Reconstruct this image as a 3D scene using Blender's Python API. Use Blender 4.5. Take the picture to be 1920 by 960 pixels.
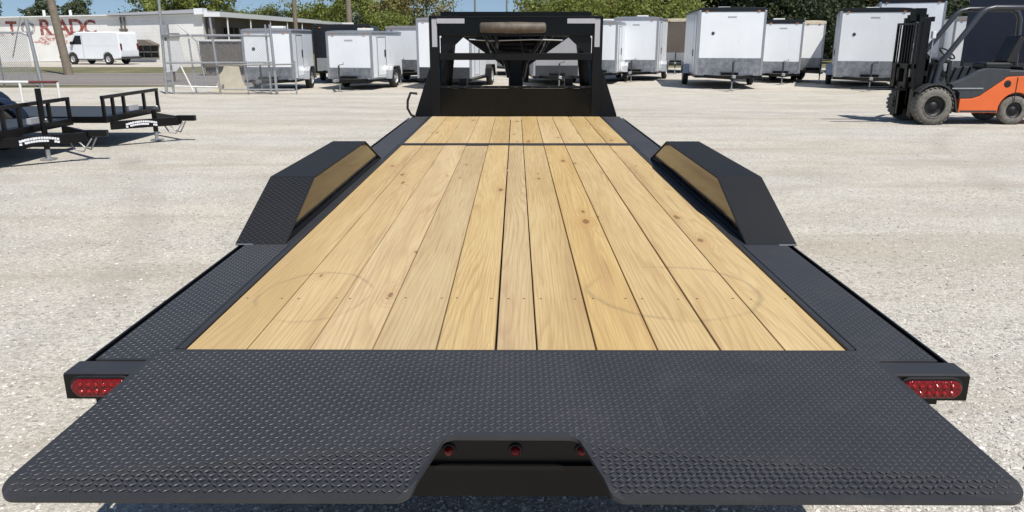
import bpy, bmesh, math, random
from mathutils import Vector, Matrix
R = math.radians
random.seed(7)
for o in list(bpy.data.objects):
    bpy.data.objects.remove(o)
scene = bpy.context.scene
C = scene.collection

# ------------------------------------------------------------------ camera, sky, sun, exposure
cam_d = bpy.data.cameras.new('camera')
cam_d.sensor_width = 36.0
cam_d.lens = 27.0
cam_d.clip_start = 0.05
cam_d.clip_end = 3000
cam = bpy.data.objects.new('camera', cam_d)
C.objects.link(cam)
cam.location = (0, 0, 1.685)
cam.rotation_euler = (R(90 - 15.9), 0, R(0.2785))
scene.camera = cam

SUN_TO = Vector((0.33, -0.50, 1.0)).normalized()
SUN_EL = math.asin(SUN_TO.z)
SUN_AZ = math.atan2(SUN_TO.x, SUN_TO.y)
world = bpy.data.worlds.new('World')
scene.world = world
world.use_nodes = True
wn = world.node_tree
wn.nodes.clear()
w_out = wn.nodes.new('ShaderNodeOutputWorld')
w_bg = wn.nodes.new('ShaderNodeBackground')
w_sky = wn.nodes.new('ShaderNodeTexSky')
w_sky.sky_type = 'NISHITA'
w_sky.sun_disc = False
w_sky.sun_elevation = SUN_EL
w_sky.sun_rotation = SUN_AZ
w_sky.altitude = 200
w_sky.air_density = 1.0
w_sky.dust_density = 0.25
w_sky.ozone_density = 1.4
w_bg.inputs['Strength'].default_value = 0.085
# look a little higher into the sky dome near the horizon (clear dry air, no milky band)
w_tc = wn.nodes.new('ShaderNodeTexCoord'); w_mp = wn.nodes.new('ShaderNodeMapping')
w_mp.inputs['Location'].default_value = (0, 0, 0.115)
wn.links.new(w_tc.outputs['Generated'], w_mp.inputs[0])
wn.links.new(w_mp.outputs[0], w_sky.inputs[0])
wn.links.new(w_sky.outputs[0], w_bg.inputs[0])
wn.links.new(w_bg.outputs[0], w_out.inputs[0])

sun_d = bpy.data.lights.new('sun', 'SUN')
sun_d.energy = 4.6
sun_d.angle = R(0.53)
sun_d.color = (1.0, 0.955, 0.88)
sun = bpy.data.objects.new('sun', sun_d)
C.objects.link(sun)
sun.rotation_euler = (-SUN_TO).to_track_quat('-Z', 'Y').to_euler()
sun.location = (10, -15, 30)

scene.view_settings.view_transform = 'Standard'
scene.view_settings.look = 'None'
scene.view_settings.exposure = 0.22
scene.view_settings.gamma = 1.0
scene.render.engine = 'CYCLES'

# ------------------------------------------------------------------ materials
MATS = {}
class NT:
    def __init__(self, name):
        m = bpy.data.materials.new(name)
        m.use_nodes = True
        self.m = m; self.t = m.node_tree
        self.b = self.t.nodes['Principled BSDF']
        MATS[name] = m
    def n(self, kind, **kw):
        nd = self.t.nodes.new('ShaderNode' + kind)
        for k, v in kw.items():
            if k in nd.inputs.keys() and not hasattr(nd, k):
                nd.inputs[k].default_value = v
            elif hasattr(nd, k):
                setattr(nd, k, v)
            else:
                nd.inputs[k.replace('_', ' ')].default_value = v
        return nd
    def l(self, a, b):
        self.t.links.new(a, b)
    def set(self, **kw):
        for k, v in kw.items():
            self.b.inputs[k.replace('_', ' ')].default_value = v
    def coord(self, kind='Object', scale=(1, 1, 1), rot=(0, 0, 0)):
        tc = self.n('TexCoord'); mp = self.n('Mapping')
        self.l(tc.outputs[kind], mp.inputs[0])
        mp.inputs['Scale'].default_value = scale
        mp.inputs['Rotation'].default_value = rot
        return mp.outputs[0]
    def pos(self, scale=(1, 1, 1)):
        g = self.n('NewGeometry'); mp = self.n('Mapping')
        self.l(g.outputs['Position'], mp.inputs[0])
        mp.inputs['Scale'].default_value = scale
        return mp.outputs[0]
    def noise(self, vec, scale, detail=4, rough=0.6, dist=0.0):
        nd = self.n('TexNoise')
        nd.inputs['Scale'].default_value = scale
        nd.inputs['Detail'].default_value = detail
        nd.inputs['Roughness'].default_value = rough
        nd.inputs['Distortion'].default_value = dist
        if vec is not None: self.l(vec, nd.inputs['Vector'])
        return nd.outputs['Fac']
    def ramp(self, fac, stops):
        nd = self.n('ValToRGB')
        e = nd.color_ramp.elements
        while len(e) > 1: e.remove(e[0])
        e[0].position, e[0].color = stops[0][0], (*stops[0][1], 1)
        for p, c in stops[1:]:
            el = e.new(p); el.color = (*c, 1)
        self.l(fac, nd.inputs[0])
        return nd.outputs[0]
    def mix(self, fac, a, b, mode='MIX'):
        nd = self.n('Mix'); nd.data_type = 'RGBA'; nd.blend_type = mode
        for sock, v in ((nd.inputs[0], fac), (nd.inputs[6], a), (nd.inputs[7], b)):
            if isinstance(v, (int, float)): sock.default_value = v
            elif isinstance(v, tuple): sock.default_value = (*v, 1)
            else: self.l(v, sock)
        return nd.outputs[2]
    def math(self, op, a, b=None, clamp=False):
        nd = self.n('Math'); nd.operation = op; nd.use_clamp = clamp
        for sock, v in ((nd.inputs[0], a), (nd.inputs[1], b)):
            if v is None: continue
            if isinstance(v, (int, float)): sock.default_value = v
            else: self.l(v, sock)
        return nd.outputs[0]
    def bump(self, h, strength=0.3, dist=0.01):
        nd = self.n('Bump'); nd.inputs['Strength'].default_value = strength
        nd.inputs['Distance'].default_value = dist
        self.l(h, nd.inputs['Height']); self.l(nd.outputs[0], self.b.inputs['Normal'])
    def col(self, c): self.l(c, self.b.inputs['Base Color'])
    def rough(self, c): self.l(c, self.b.inputs['Roughness'])

def painted(name, col, rough=0.4, metal=0.0, var=0.12, scale=6.0, bump=0.0, coat=0.0):
    k = NT(name)
    v = k.coord('Object')
    f = k.noise(v, scale, 5, 0.65)
    lo = tuple(c * (1 - var) for c in col); hi = tuple(min(1, c * (1 + var)) for c in col)
    k.col(k.ramp(f, [(0.3, lo), (0.7, hi)]))
    rf = k.noise(v, scale * 2.3, 4, 0.6)
    mr = k.n('MapRange'); k.l(rf, mr.inputs[0])
    mr.inputs[3].default_value = max(0.03, rough - 0.09); mr.inputs[4].default_value = min(1, rough + 0.09)
    k.rough(mr.outputs[0])
    k.set(Metallic=metal)
    if coat: k.set(Coat_Weight=coat, Coat_Roughness=0.12)
    if bump: k.bump(k.noise(v, scale * 12, 4, 0.6), bump, 0.004)
    return k.m

painted('black_gloss', (0.004, 0.004, 0.004), 0.15, 0, 0.2, 4, 0.03)
painted('black_frame', (0.0045, 0.0045, 0.005), 0.34, 0, 0.2, 5, 0.05)
for _n in ('black_frame', 'black_gloss'): MATS[_n].node_tree.nodes['Principled BSDF'].inputs['Specular IOR Level'].default_value = 0.30
MATS['black_gloss'].node_tree.nodes['Principled BSDF'].inputs['Specular IOR Level'].default_value = 0.24
painted('fender_gloss', (0.004, 0.004, 0.004), 0.10, 0, 0.2, 4, 0.02)
painted('white_metal', (0.79, 0.815, 0.845), 0.30, 0, 0.04, 1.3, 0.05)
painted('white_metal_b', (0.74, 0.75, 0.76), 0.36, 0, 0.03, 2.0, 0.02)
painted('silver_metal', (0.30, 0.30, 0.31), 0.36, 0, 0.05, 2.0, 0.02)
painted('navy_metal', (0.012, 0.016, 0.030), 0.3, 0, 0.1, 2.0, 0.02)
painted('black_metal', (0.010, 0.011, 0.014), 0.3, 0, 0.1, 2.0, 0.02)
painted('aluminium', (0.44, 0.45, 0.47), 0.36, 0.75, 0.08, 9, 0.05)
painted('galvanised', (0.42, 0.43, 0.44), 0.45, 0.7, 0.15, 14, 0.05)
painted('dark_guard', (0.035, 0.037, 0.04), 0.45, 0, 0.2, 20, 0.2)
painted('tyre', (0.022, 0.021, 0.020), 0.85, 0, 0.3, 18, 0.3)
painted('dusty_tyre', (0.16, 0.15, 0.13), 0.92, 0, 0.35, 16, 0.4)
painted('rim_grey', (0.50, 0.50, 0.51), 0.4, 0.4, 0.1, 10)
painted('rim_dark', (0.006, 0.006, 0.007), 0.55, 0, 0.3, 10)
painted('orange_paint', (0.70, 0.135, 0.030), 0.34, 0, 0.06, 3, 0.03, 0.2)
painted('grey_plastic', (0.040, 0.045, 0.052), 0.5, 0, 0.15, 7, 0.1)
painted('pillar_grey', (0.035, 0.039, 0.050), 0.36, 0, 0.1, 7)
painted('seat_vinyl', (0.014, 0.014, 0.015), 0.5, 0, 0.2, 7, 0.1)
painted('rail_white', (0.72, 0.72, 0.70), 0.5, 0, 0.08, 8)
painted('red_oxide', (0.13, 0.030, 0.028), 0.6, 0, 0.2, 8)
painted('cream', (0.62, 0.56, 0.43), 0.75, 0, 0.12, 6, 0.2)
painted('brown_steel', (0.135, 0.115, 0.095), 0.65, 0, 0.25, 2.5, 0.1)
painted('brown_wall', (0.115, 0.095, 0.080), 0.75, 0, 0.2, 1.2, 0.15)
painted('window_dark', (0.012, 0.014, 0.017), 0.10, 0, 0.2, 3)
painted('concrete', (0.42, 0.40, 0.37), 0.85, 0, 0.14, 2, 0.2)
painted('pole_wood', (0.20, 0.165, 0.125), 0.85, 0, 0.2, 5, 0.3)
painted('pole_steel', (0.30, 0.29, 0.27), 0.55, 0.4, 0.12, 5)
painted('screw_steel', (0.17, 0.125, 0.075), 0.55, 0.5, 0.2, 60)
painted('print_white', (0.74, 0.75, 0.78), 0.5, 0, 0.1, 40)
painted('tape_grey', (0.40, 0.40, 0.43), 0.42, 0, 0.05, 30)
painted('hose_black', (0.008, 0.008, 0.008), 0.6, 0, 0.2, 20)
painted('board_reflection_brown', (0.105, 0.085, 0.065), 0.6, 0, 0.5, 7, 0.3)  # weathered wood of prop and stake; painted reflection on the coupler box
painted('blue_cover', (0.008, 0.012, 0.026), 0.35, 0, 0.2, 3)
painted('bark', (0.070, 0.055, 0.042), 0.95, 0, 0.3, 6, 0.5)

def lens(name, col):
    k = NT(name)
    v = k.coord('Object', (60, 60, 60))
    vo = k.n('TexVoronoi'); k.l(v, vo.inputs['Vector']); vo.inputs['Scale'].default_value = 2.2
    k.col(k.ramp(vo.outputs['Distance'], [(0.0, tuple(c * 0.45 for c in col)), (0.6, col)]))
    k.set(Roughness=0.12, Coat_Weight=0.15, Coat_Roughness=0.05, Specular_IOR_Level=0.3)
    k.bump(vo.outputs['Distance'], 0.6, 0.003)
lens('red_lens', (0.17, 0.005, 0.008))
lens('led_red', (0.29, 0.012, 0.015))
lens('amber_lens', (0.65, 0.22, 0.02))
lens('clear_lens', (0.75, 0.76, 0.78))

def guard_mat():
    k = NT('guard_plate')
    v = k.coord('Object', (1, 1, 1))
    f = k.noise(v, 5, 6, 0.7); ch = k.n('TexVoronoi'); ch.inputs['Scale'].default_value = 22; k.l(v, ch.inputs['Vector'])
    c = k.ramp(f, [(0.3, (0.20, 0.21, 0.225)), (0.5, (0.33, 0.34, 0.36)), (0.72, (0.50, 0.51, 0.53))])
    k.col(k.mix(k.ramp(ch.outputs['Distance'], [(0.0, (0.5, 0.5, 0.5)), (0.5, (0, 0, 0))]), c, (0.16, 0.165, 0.175)))
    k.set(Metallic=0.75, Roughness=0.36); k.bump(ch.outputs['Distance'], 0.5, 0.01)
guard_mat()
def plate_mat(name='tread_plate', g=1.0, dusty=0.25, ro=0.0):
    k = NT(name)
    v = k.pos()
    f = k.noise(v, 1.7, 5, 0.6)
    f2 = k.noise(v, 160, 2, 0.5)
    c = k.ramp(f, [(0.3, (0.047 * g, 0.047 * g, 0.051 * g)), (0.75, (0.062 * g, 0.062 * g, 0.067 * g))])
    scr = k.ramp(k.noise(k.pos((140, 3.2, 1)), 1.0, 2, 0.5), [(0.68, (0, 0, 0)), (0.74, (0.5, 0.5, 0.5))])
    scr2 = k.ramp(k.noise(v, 2.6, 4, 0.6), [(0.50, (0, 0, 0)), (0.68, (1, 1, 1))])
    c = k.mix(k.math('MULTIPLY', scr, scr2), c, (0.105, 0.10, 0.098))
    dust = k.ramp(k.noise(v, 5, 7, 0.78), [(0.52, (0, 0, 0)), (0.85, (dusty, dusty, dusty))])
    k.col(k.mix(dust, c, (0.10, 0.095, 0.085)))
    mr = k.n('MapRange'); k.l(f, mr.inputs[0])
    mr.inputs[1].default_value = 0.3; mr.inputs[2].default_value = 0.7
    mr.inputs[3].default_value = 0.42 + ro; mr.inputs[4].default_value = 0.52 + ro
    k.rough(mr.outputs[0])
    k.bump(f2, 0.12, 0.002)
plate_mat('tread_plate', 0.56, 0.30)
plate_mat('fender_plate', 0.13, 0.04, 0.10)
plate_mat('pale_lug', 1.15, 0.35)  # lugs paler than the plate, so the tread pattern shows everywhere
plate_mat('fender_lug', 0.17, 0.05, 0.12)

def wood_mat():
    k = NT('deck_wood')
    oi = k.n('ObjectInfo')
    g = k.n('NewGeometry')
    # one plank's own piece of the tree: shift the pattern by the plank's random number
    mul = k.n('VectorMath'); mul.operation = 'MULTIPLY_ADD'
    comb = k.n('CombineXYZ')
    k.l(oi.outputs['Random'], comb.inputs[0]); k.l(oi.outputs['Random'], comb.inputs[1]); k.l(oi.outputs['Random'], comb.inputs[2])
    mul.inputs[1].default_value = (37.0, 91.0, 53.0)
    k.l(comb.outputs[0], mul.inputs[0]); k.l(g.outputs['Position'], mul.inputs[2])
    P = mul.outputs[0]
    def mp(scale):
        m = k.n('Mapping'); k.l(P, m.inputs[0]); m.inputs['Scale'].default_value = scale; return m.outputs[0]
    warp = k.noise(mp((2.2, 0.55, 2)), 1.0, 3, 0.5)
    # growth rings met by the saw: contour lines of a slow field, stretched along the plank
    field = k.math('MULTIPLY', k.noise(mp((5.5, 0.34, 3)), 1.0, 1, 0.4), 17.0)
    fx = k.n('SeparateXYZ'); k.l(P, fx.inputs[0])
    field = k.math('ADD', field, k.math('MULTIPLY', fx.outputs[0], 46.0))
    field = k.math('ADD', field, k.math('MULTIPLY', k.noise(mp((40, 2.2, 9)), 1.0, 2, 0.5), 0.9))
    # knots bend the rings round them
    vo = k.n('TexVoronoi'); vo.voronoi_dimensions = '2D'; vo.inputs['Scale'].default_value = 1.0
    k.l(mp((4.9, 1.55, 1)), vo.inputs['Vector'])
    sp = k.n('SeparateColor'); k.l(vo.outputs['Color'], sp.inputs[0])
    keep = k.math('GREATER_THAN', sp.outputs[0], 0.66)
    d = k.math('DIVIDE', vo.outputs['Distance'], k.math('ADD', k.math('MULTIPLY', sp.outputs[2], 1.1), 0.45))
    d = k.math('ADD', d, k.math('MULTIPLY', k.math('SUBTRACT', k.noise(mp((14, 9, 5)), 1.0, 3, 0.6), 0.5), 0.09))
    halo = k.ramp(d, [(0.0, (1, 1, 1)), (0.08, (0.70, 0.70, 0.70)), (0.24, (0, 0, 0))])
    field = k.math('ADD', field, k.math('MULTIPLY', k.math('MULTIPLY', halo, keep), 3.2))
    saw = k.math('FRACT', field)
    ring = k.ramp(saw, [(0.0, (0.10, 0.10, 0.10)), (0.45, (0.22, 0.22, 0.22)), (0.84, (1, 1, 1)), (1.0, (0.10, 0.10, 0.10))])
    fine = k.noise(mp((190, 3.0, 80)), 1.0, 3, 0.6)
    broad = k.noise(mp((5, 0.5, 5)), 1.0, 4, 0.6)
    base = k.ramp(broad, [(0.28, (0.455, 0.318, 0.138)), (0.5, (0.540, 0.398, 0.186)), (0.72, (0.605, 0.462, 0.236))])
    amt = k.ramp(k.noise(mp((3, 0.4, 3)), 1.3, 3, 0.6), [(0.35, (0.22, 0.22, 0.22)), (0.65, (0.62, 0.62, 0.62))])
    c = k.mix(k.math('MULTIPLY', ring, amt), base, (0.335, 0.195, 0.082))
    c = k.mix(k.math('MULTIPLY', k.math('SUBTRACT', fine, 0.45, True), 2.0, True), c, (0.33, 0.205, 0.092))
    # reddish heartwood streaks
    streak = k.ramp(k.noise(mp((9, 0.33, 9)), 1.0, 3, 0.6), [(0.58, (0, 0, 0)), (0.74, (1, 1, 1))])
    c = k.mix(k.math('MULTIPLY', streak, 0.48), c, (0.34, 0.195, 0.105))
    rough_n = k.noise(mp((60, 25, 9)), 1.0, 3, 0.6)
    core = k.ramp(k.math('ADD', d, k.math('MULTIPLY', k.math('SUBTRACT', rough_n, 0.5), 0.05)), [(0.0, (1, 1, 1)), (0.040, (1, 1, 1)), (0.066, (0, 0, 0))])
    c = k.mix(k.math('MULTIPLY', k.math('MULTIPLY', halo, keep), 0.42), c, (0.40, 0.215, 0.08))
    c = k.mix(k.math('MULTIPLY', k.math('MULTIPLY', core, keep), 0.72), c, (0.13, 0.065, 0.028))
    chk = k.ramp(k.noise(mp((150, 1.1, 40)), 1.0, 2, 0.4), [(0.70, (0, 0, 0)), (0.76, (1, 1, 1))])
    c = k.mix(k.math('MULTIPLY', chk, 0.65), c, (0.16, 0.095, 0.045))
    # per-plank tone
    tone = k.n('HueSaturation'); k.l(c, tone.inputs['Color'])
    mr = k.n('MapRange'); k.l(oi.outputs['Random'], mr.inputs[0]); mr.inputs[3].default_value = 0.91; mr.inputs[4].default_value = 1.05
    k.l(mr.outputs[0], tone.inputs['Value'])
    mr2 = k.n('MapRange'); k.l(k.math('FRACT', k.math('MULTIPLY', oi.outputs['Random'], 7.3)), mr2.inputs[0]); mr2.inputs[3].default_value = 0.88; mr2.inputs[4].default_value = 1.06
    k.l(mr2.outputs[0], tone.inputs['Saturation'])
    c = tone.outputs[0]
    # tyre scuffs: two broken rings left on the planks by turning wheels
    sx = k.n('SeparateXYZ'); k.l(g.outputs['Position'], sx.inputs[0])
    brk = k.noise(k.pos((3.1, 3.1, 3.1)), 1.0, 3, 0.6)
    wob = k.math('MULTIPLY', k.math('SUBTRACT', k.noise(k.pos((2, 2, 2)), 2.2, 3, 0.6), 0.5), 0.26)
    for cx, cy, rx, ry in ((-0.745, 2.70, 0.20, 0.285), (0.60, 2.755, 0.315, 0.315)):
        dx = k.math('DIVIDE', k.math('SUBTRACT', sx.outputs[0], cx), rx)
        dy = k.math('DIVIDE', k.math('SUBTRACT', sx.outputs[1], cy), ry)
        rr = k.math('SQRT', k.math('ADD', k.math('MULTIPLY', dx, dx), k.math('MULTIPLY', dy, dy)))
        a = k.math('ABSOLUTE', k.math('ADD', k.math('SUBTRACT', rr, 1.0), wob))
        band = k.ramp(a, [(0.0, (1, 1, 1)), (0.014, (0.75, 0.75, 0.75)), (0.055, (0, 0, 0))])
        gate = k.ramp(brk, [(0.42, (0, 0, 0)), (0.56, (1, 1, 1))])
        c = k.mix(k.math('MULTIPLY', k.math('MULTIPLY', band, gate), 0.34), c, (0.13, 0.10, 0.075))
    dirt = k.ramp(k.noise(k.pos((1.4, 0.8, 1)), 1.0, 6, 0.7), [(0.55, (0, 0, 0)), (0.80, (0.28, 0.28, 0.28))])
    c = k.mix(dirt, c, (0.36, 0.27, 0.17))
    k.col(c)
    k.set(Roughness=0.72)
    k.bump(k.math('ADD', k.math('MULTIPLY', fine, 0.6), k.math('MULTIPLY', ring, 0.3)), 0.22, 0.003)
wood_mat()

def gravel_mat():
    k = NT('gravel')
    v = k.pos()
    big = k.noise(k.pos((0.16, 0.30, 0.2)), 1.0, 5, 0.6)
    mid = k.noise(k.pos((0.9, 1.5, 1)), 1.0, 6, 0.65)
    c = k.ramp(big, [(0.26, (0.505, 0.450, 0.370)), (0.40, (0.660, 0.620, 0.540)), (0.56, (0.625, 0.605, 0.555)), (0.72, (0.735, 0.690, 0.605))])
    c = k.mix(k.ramp(mid, [(0.30, (0.55, 0.55, 0.55)), (0.58, (0, 0, 0))]), c, (0.430, 0.390, 0.330))
    # single stones
    vo = k.n('TexVoronoi'); vo.inputs['Scale'].default_value = 62; k.l(v, vo.inputs['Vector'])
    sp = k.n('SeparateColor'); k.l(vo.outputs['Color'], sp.inputs[0])
    stone = k.ramp(sp.outputs[0], [(0.0, (0.46, 0.45, 0.43)), (0.4, (0.80, 0.79, 0.77)), (0.8, (1.0, 1.0, 0.98)), (1.0, (1.22, 1.20, 1.16))])
    c = k.mix(0.72, c, stone, 'MULTIPLY')
    vo2 = k.n('TexVoronoi'); vo2.inputs['Scale'].default_value = 17; k.l(v, vo2.inputs['Vector'])
    sp2 = k.n('SeparateColor'); k.l(vo2.outputs['Color'], sp2.inputs[0])
    patchy = k.ramp(k.noise(v, 0.55, 4, 0.6), [(0.40, (0, 0, 0)), (0.62, (1, 1, 1))])
    dk = k.math('MULTIPLY', k.math('GREATER_THAN', sp2.outputs[1], 0.74), k.math('LESS_THAN', vo2.outputs['Distance'], 0.30))
    c = k.mix(k.math('MULTIPLY', k.math('MULTIPLY', dk, patchy), 0.8), c, (0.21, 0.195, 0.175))
    sf = k.noise(v, 210, 2, 0.6)
    c = k.mix(k.ramp(sf, [(0.40, (0.5, 0.5, 0.5)), (0.55, (0, 0, 0))]), c, (0.31, 0.29, 0.26))
    # wheel tracks
    tr = k.noise(k.pos((0.10, 1.3, 1)), 1.0, 4, 0.55, 0.6)
    c = k.mix(k.ramp(tr, [(0.50, (0, 0, 0)), (0.68, (0.55, 0.55, 0.55))]), c, (0.385, 0.325, 0.255))
    # curved wheel paths left by turning vehicles
    px_ = k.n('SeparateXYZ'); k.l(v, px_.inputs[0])
    wobble = k.math('MULTIPLY', k.noise(k.pos((0.3, 0.3, 1)), 1.0, 3, 0.5), 1.3)
    brk = k.ramp(k.noise(k.pos((0.5, 0.5, 1)), 1.0, 4, 0.7), [(0.36, (0, 0, 0)), (0.62, (1, 1, 1))])
    for cx, cy, rad in ((-16, 3, 11.5), (-16, 3, 13.2), (19, 6, 12.0), (19, 6, 13.7), (4, 40, 20.5), (4, 40, 22.2), (-4, -14, 32.0), (-4, -14, 33.6)):
        dx = k.math('SUBTRACT', px_.outputs[0], cx); dy = k.math('SUBTRACT', px_.outputs[1], cy)
        rr = k.math('SQRT', k.math('ADD', k.math('MULTIPLY', dx, dx), k.math('MULTIPLY', dy, dy)))
        a = k.math('ABSOLUTE', k.math('ADD', k.math('SUBTRACT', rr, rad), k.math('SUBTRACT', wobble, 0.65)))
        band = k.ramp(a, [(0.0, (0.42, 0.42, 0.42)), (0.12, (0.36, 0.36, 0.36)), (0.24, (0, 0, 0))])
        c = k.mix(k.math('MULTIPLY', band, brk), c, (0.335, 0.305, 0.262))
    spots = k.ramp(k.noise(k.pos((0.8, 0.8, 1)), 1.0, 3, 0.55), [(0.66, (0, 0, 0)), (0.78, (0.45, 0.45, 0.45))])
    c = k.mix(spots, c, (0.20, 0.18, 0.155))
    k.col(c)
    k.set(Roughness=0.95)
    h = k.math('ADD', k.math('MULTIPLY', vo.outputs['Distance'], -0.5), k.math('MULTIPLY', sf, 0.5))
    k.bump(h, 0.75, 0.016)
gravel_mat()

def stone_mat():
    k = NT('loose_stone')
    gi = k.n('NewGeometry')
    c = k.ramp(gi.outputs['Random Per Island'], [(0.0, (0.20, 0.185, 0.165)), (0.25, (0.42, 0.40, 0.36)), (0.7, (0.60, 0.58, 0.54)), (1.0, (0.74, 0.72, 0.68))])
    k.col(c); k.set(Roughness=0.95)
stone_mat()

def ground_mats():
    k = NT('field_grass')
    f = k.noise(k.pos(), 0.5, 6, 0.7)
    k.col(k.ramp(f, [(0.3, (0.085, 0.095, 0.035)), (0.55, (0.16, 0.15, 0.075)), (0.75, (0.26, 0.225, 0.14))]))
    k.set(Roughness=1.0); k.bump(k.noise(k.pos(), 30, 4, 0.7), 0.5, 0.05)
    k = NT('asphalt')
    f = k.noise(k.pos((0.05, 0.9, 1)), 1.0, 5, 0.6); s = k.noise(k.pos(), 70, 3, 0.7)
    c = k.ramp(f, [(0.35, (0.185, 0.165, 0.150)), (0.65, (0.255, 0.232, 0.212))])
    c = k.mix(k.ramp(s, [(0.45, (0.35, 0.35, 0.35)), (0.6, (0, 0, 0))]), c, (0.10, 0.095, 0.09))
    k.col(c); k.set(Roughness=0.9); k.bump(s, 0.3, 0.01)
    k = NT('road_paint'); f = k.noise(k.pos(), 6, 5, 0.7)
    k.col(k.ramp(f, [(0.4, (0.30, 0.28, 0.25)), (0.55, (0.55, 0.53, 0.48))])); k.set(Roughness=0.8)
    k = NT('siding')
    w = k.n('TexWave'); w.wave_type = 'BANDS'; w.bands_direction = 'Z'; w.wave_profile = 'SAW'
    w.inputs['Scale'].default_value = 1.35; w.inputs['Distortion'].default_value = 0
    k.l(k.pos(), w.inputs['Vector'])
    dirt = k.ramp(k.noise(k.pos((0.6, 0.6, 0.25)), 1.0, 6, 0.7), [(0.48, (0, 0, 0)), (0.8, (0.45, 0.45, 0.45))])
    k.col(k.mix(dirt, (0.84, 0.83, 0.80), (0.50, 0.46, 0.41)))
    k.set(Roughness=0.6); k.bump(w.outputs['Fac'], 0.7, 0.03)
    k = NT('faded_red')
    f = k.noise(k.pos(), 4.2, 6, 0.75); f2 = k.noise(k.pos(), 15, 4, 0.7)
    peel = k.ramp(k.math('ADD', k.math('MULTIPLY', f, 0.6), k.math('MULTIPLY', f2, 0.4)), [(0.54, (0, 0, 0)), (0.60, (1, 1, 1))])
    k.col(k.mix(peel, (0.26, 0.060, 0.045), (0.74, 0.66, 0.62))); k.set(Roughness=0.8)
    k = NT('faded_pink')
    peel = k.ramp(k.noise(k.pos(), 5.5, 6, 0.8), [(0.47, (0, 0, 0)), (0.55, (1, 1, 1))])
    k.col(k.mix(peel, (0.46, 0.20, 0.16), (0.76, 0.73, 0.70))); k.set(Roughness=0.8)
    k = NT('faded_grey')
    peel = k.ramp(k.noise(k.pos(), 5, 6, 0.75), [(0.50, (0, 0, 0)), (0.56, (1, 1, 1))])
    k.col(k.mix(peel, (0.26, 0.22, 0.21), (0.74, 0.72, 0.70))); k.set(Roughness=0.8)
ground_mats()

def leaf_mat(name, a, b, trans=0.25):
    k = NT(name)
    oi = k.n('ObjectInfo'); gi = k.n('NewGeometry')
    f = k.math('ADD', k.math('MULTIPLY', gi.outputs['Random Per Island'], 0.75), k.math('MULTIPLY', oi.outputs['Random'], 0.25))
    k.col(k.ramp(f, [(0.0, a), (1.0, b)])); k.set(Roughness=0.65)
    tr = k.n('BsdfTranslucent'); tr.inputs[0].default_value = (*[min(1, c * 1.3) for c in b], 1)
    ms = k.n('MixShader'); ms.inputs[0].default_value = trans
    out = [n for n in k.t.nodes if n.type == 'OUTPUT_MATERIAL'][0]
    k.l(k.b.outputs[0], ms.inputs[1]); k.l(tr.outputs[0], ms.inputs[2]); k.l(ms.outputs[0], out.inputs[0])
leaf_mat('leaf_green', (0.095, 0.125, 0.026), (0.245, 0.275, 0.060), 0.32)
leaf_mat('leaf_dark', (0.016, 0.026, 0.010), (0.055, 0.072, 0.024), 0.15)
leaf_mat('leaf_olive', (0.125, 0.115, 0.038), (0.320, 0.285, 0.105), 0.32)
leaf_mat('leaf_blue', (0.050, 0.072, 0.038), (0.135, 0.165, 0.085), 0.25)

# ------------------------------------------------------------------ helpers
def tag(o, label=None, cat=None, group=None, kind=None):
    if label: o['label'] = label
    if cat: o['category'] = cat
    if group: o['group'] = group
    if kind: o['kind'] = kind
    return o

def empty(name, loc=(0, 0, 0), rz=0.0, label=None, cat=None, group=None):
    o = bpy.data.objects.new(name, None)
    o.empty_display_size = 0.2
    C.objects.link(o)
    o.location = loc; o.rotation_euler = (0, 0, rz)
    return tag(o, label, cat, group)

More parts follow.
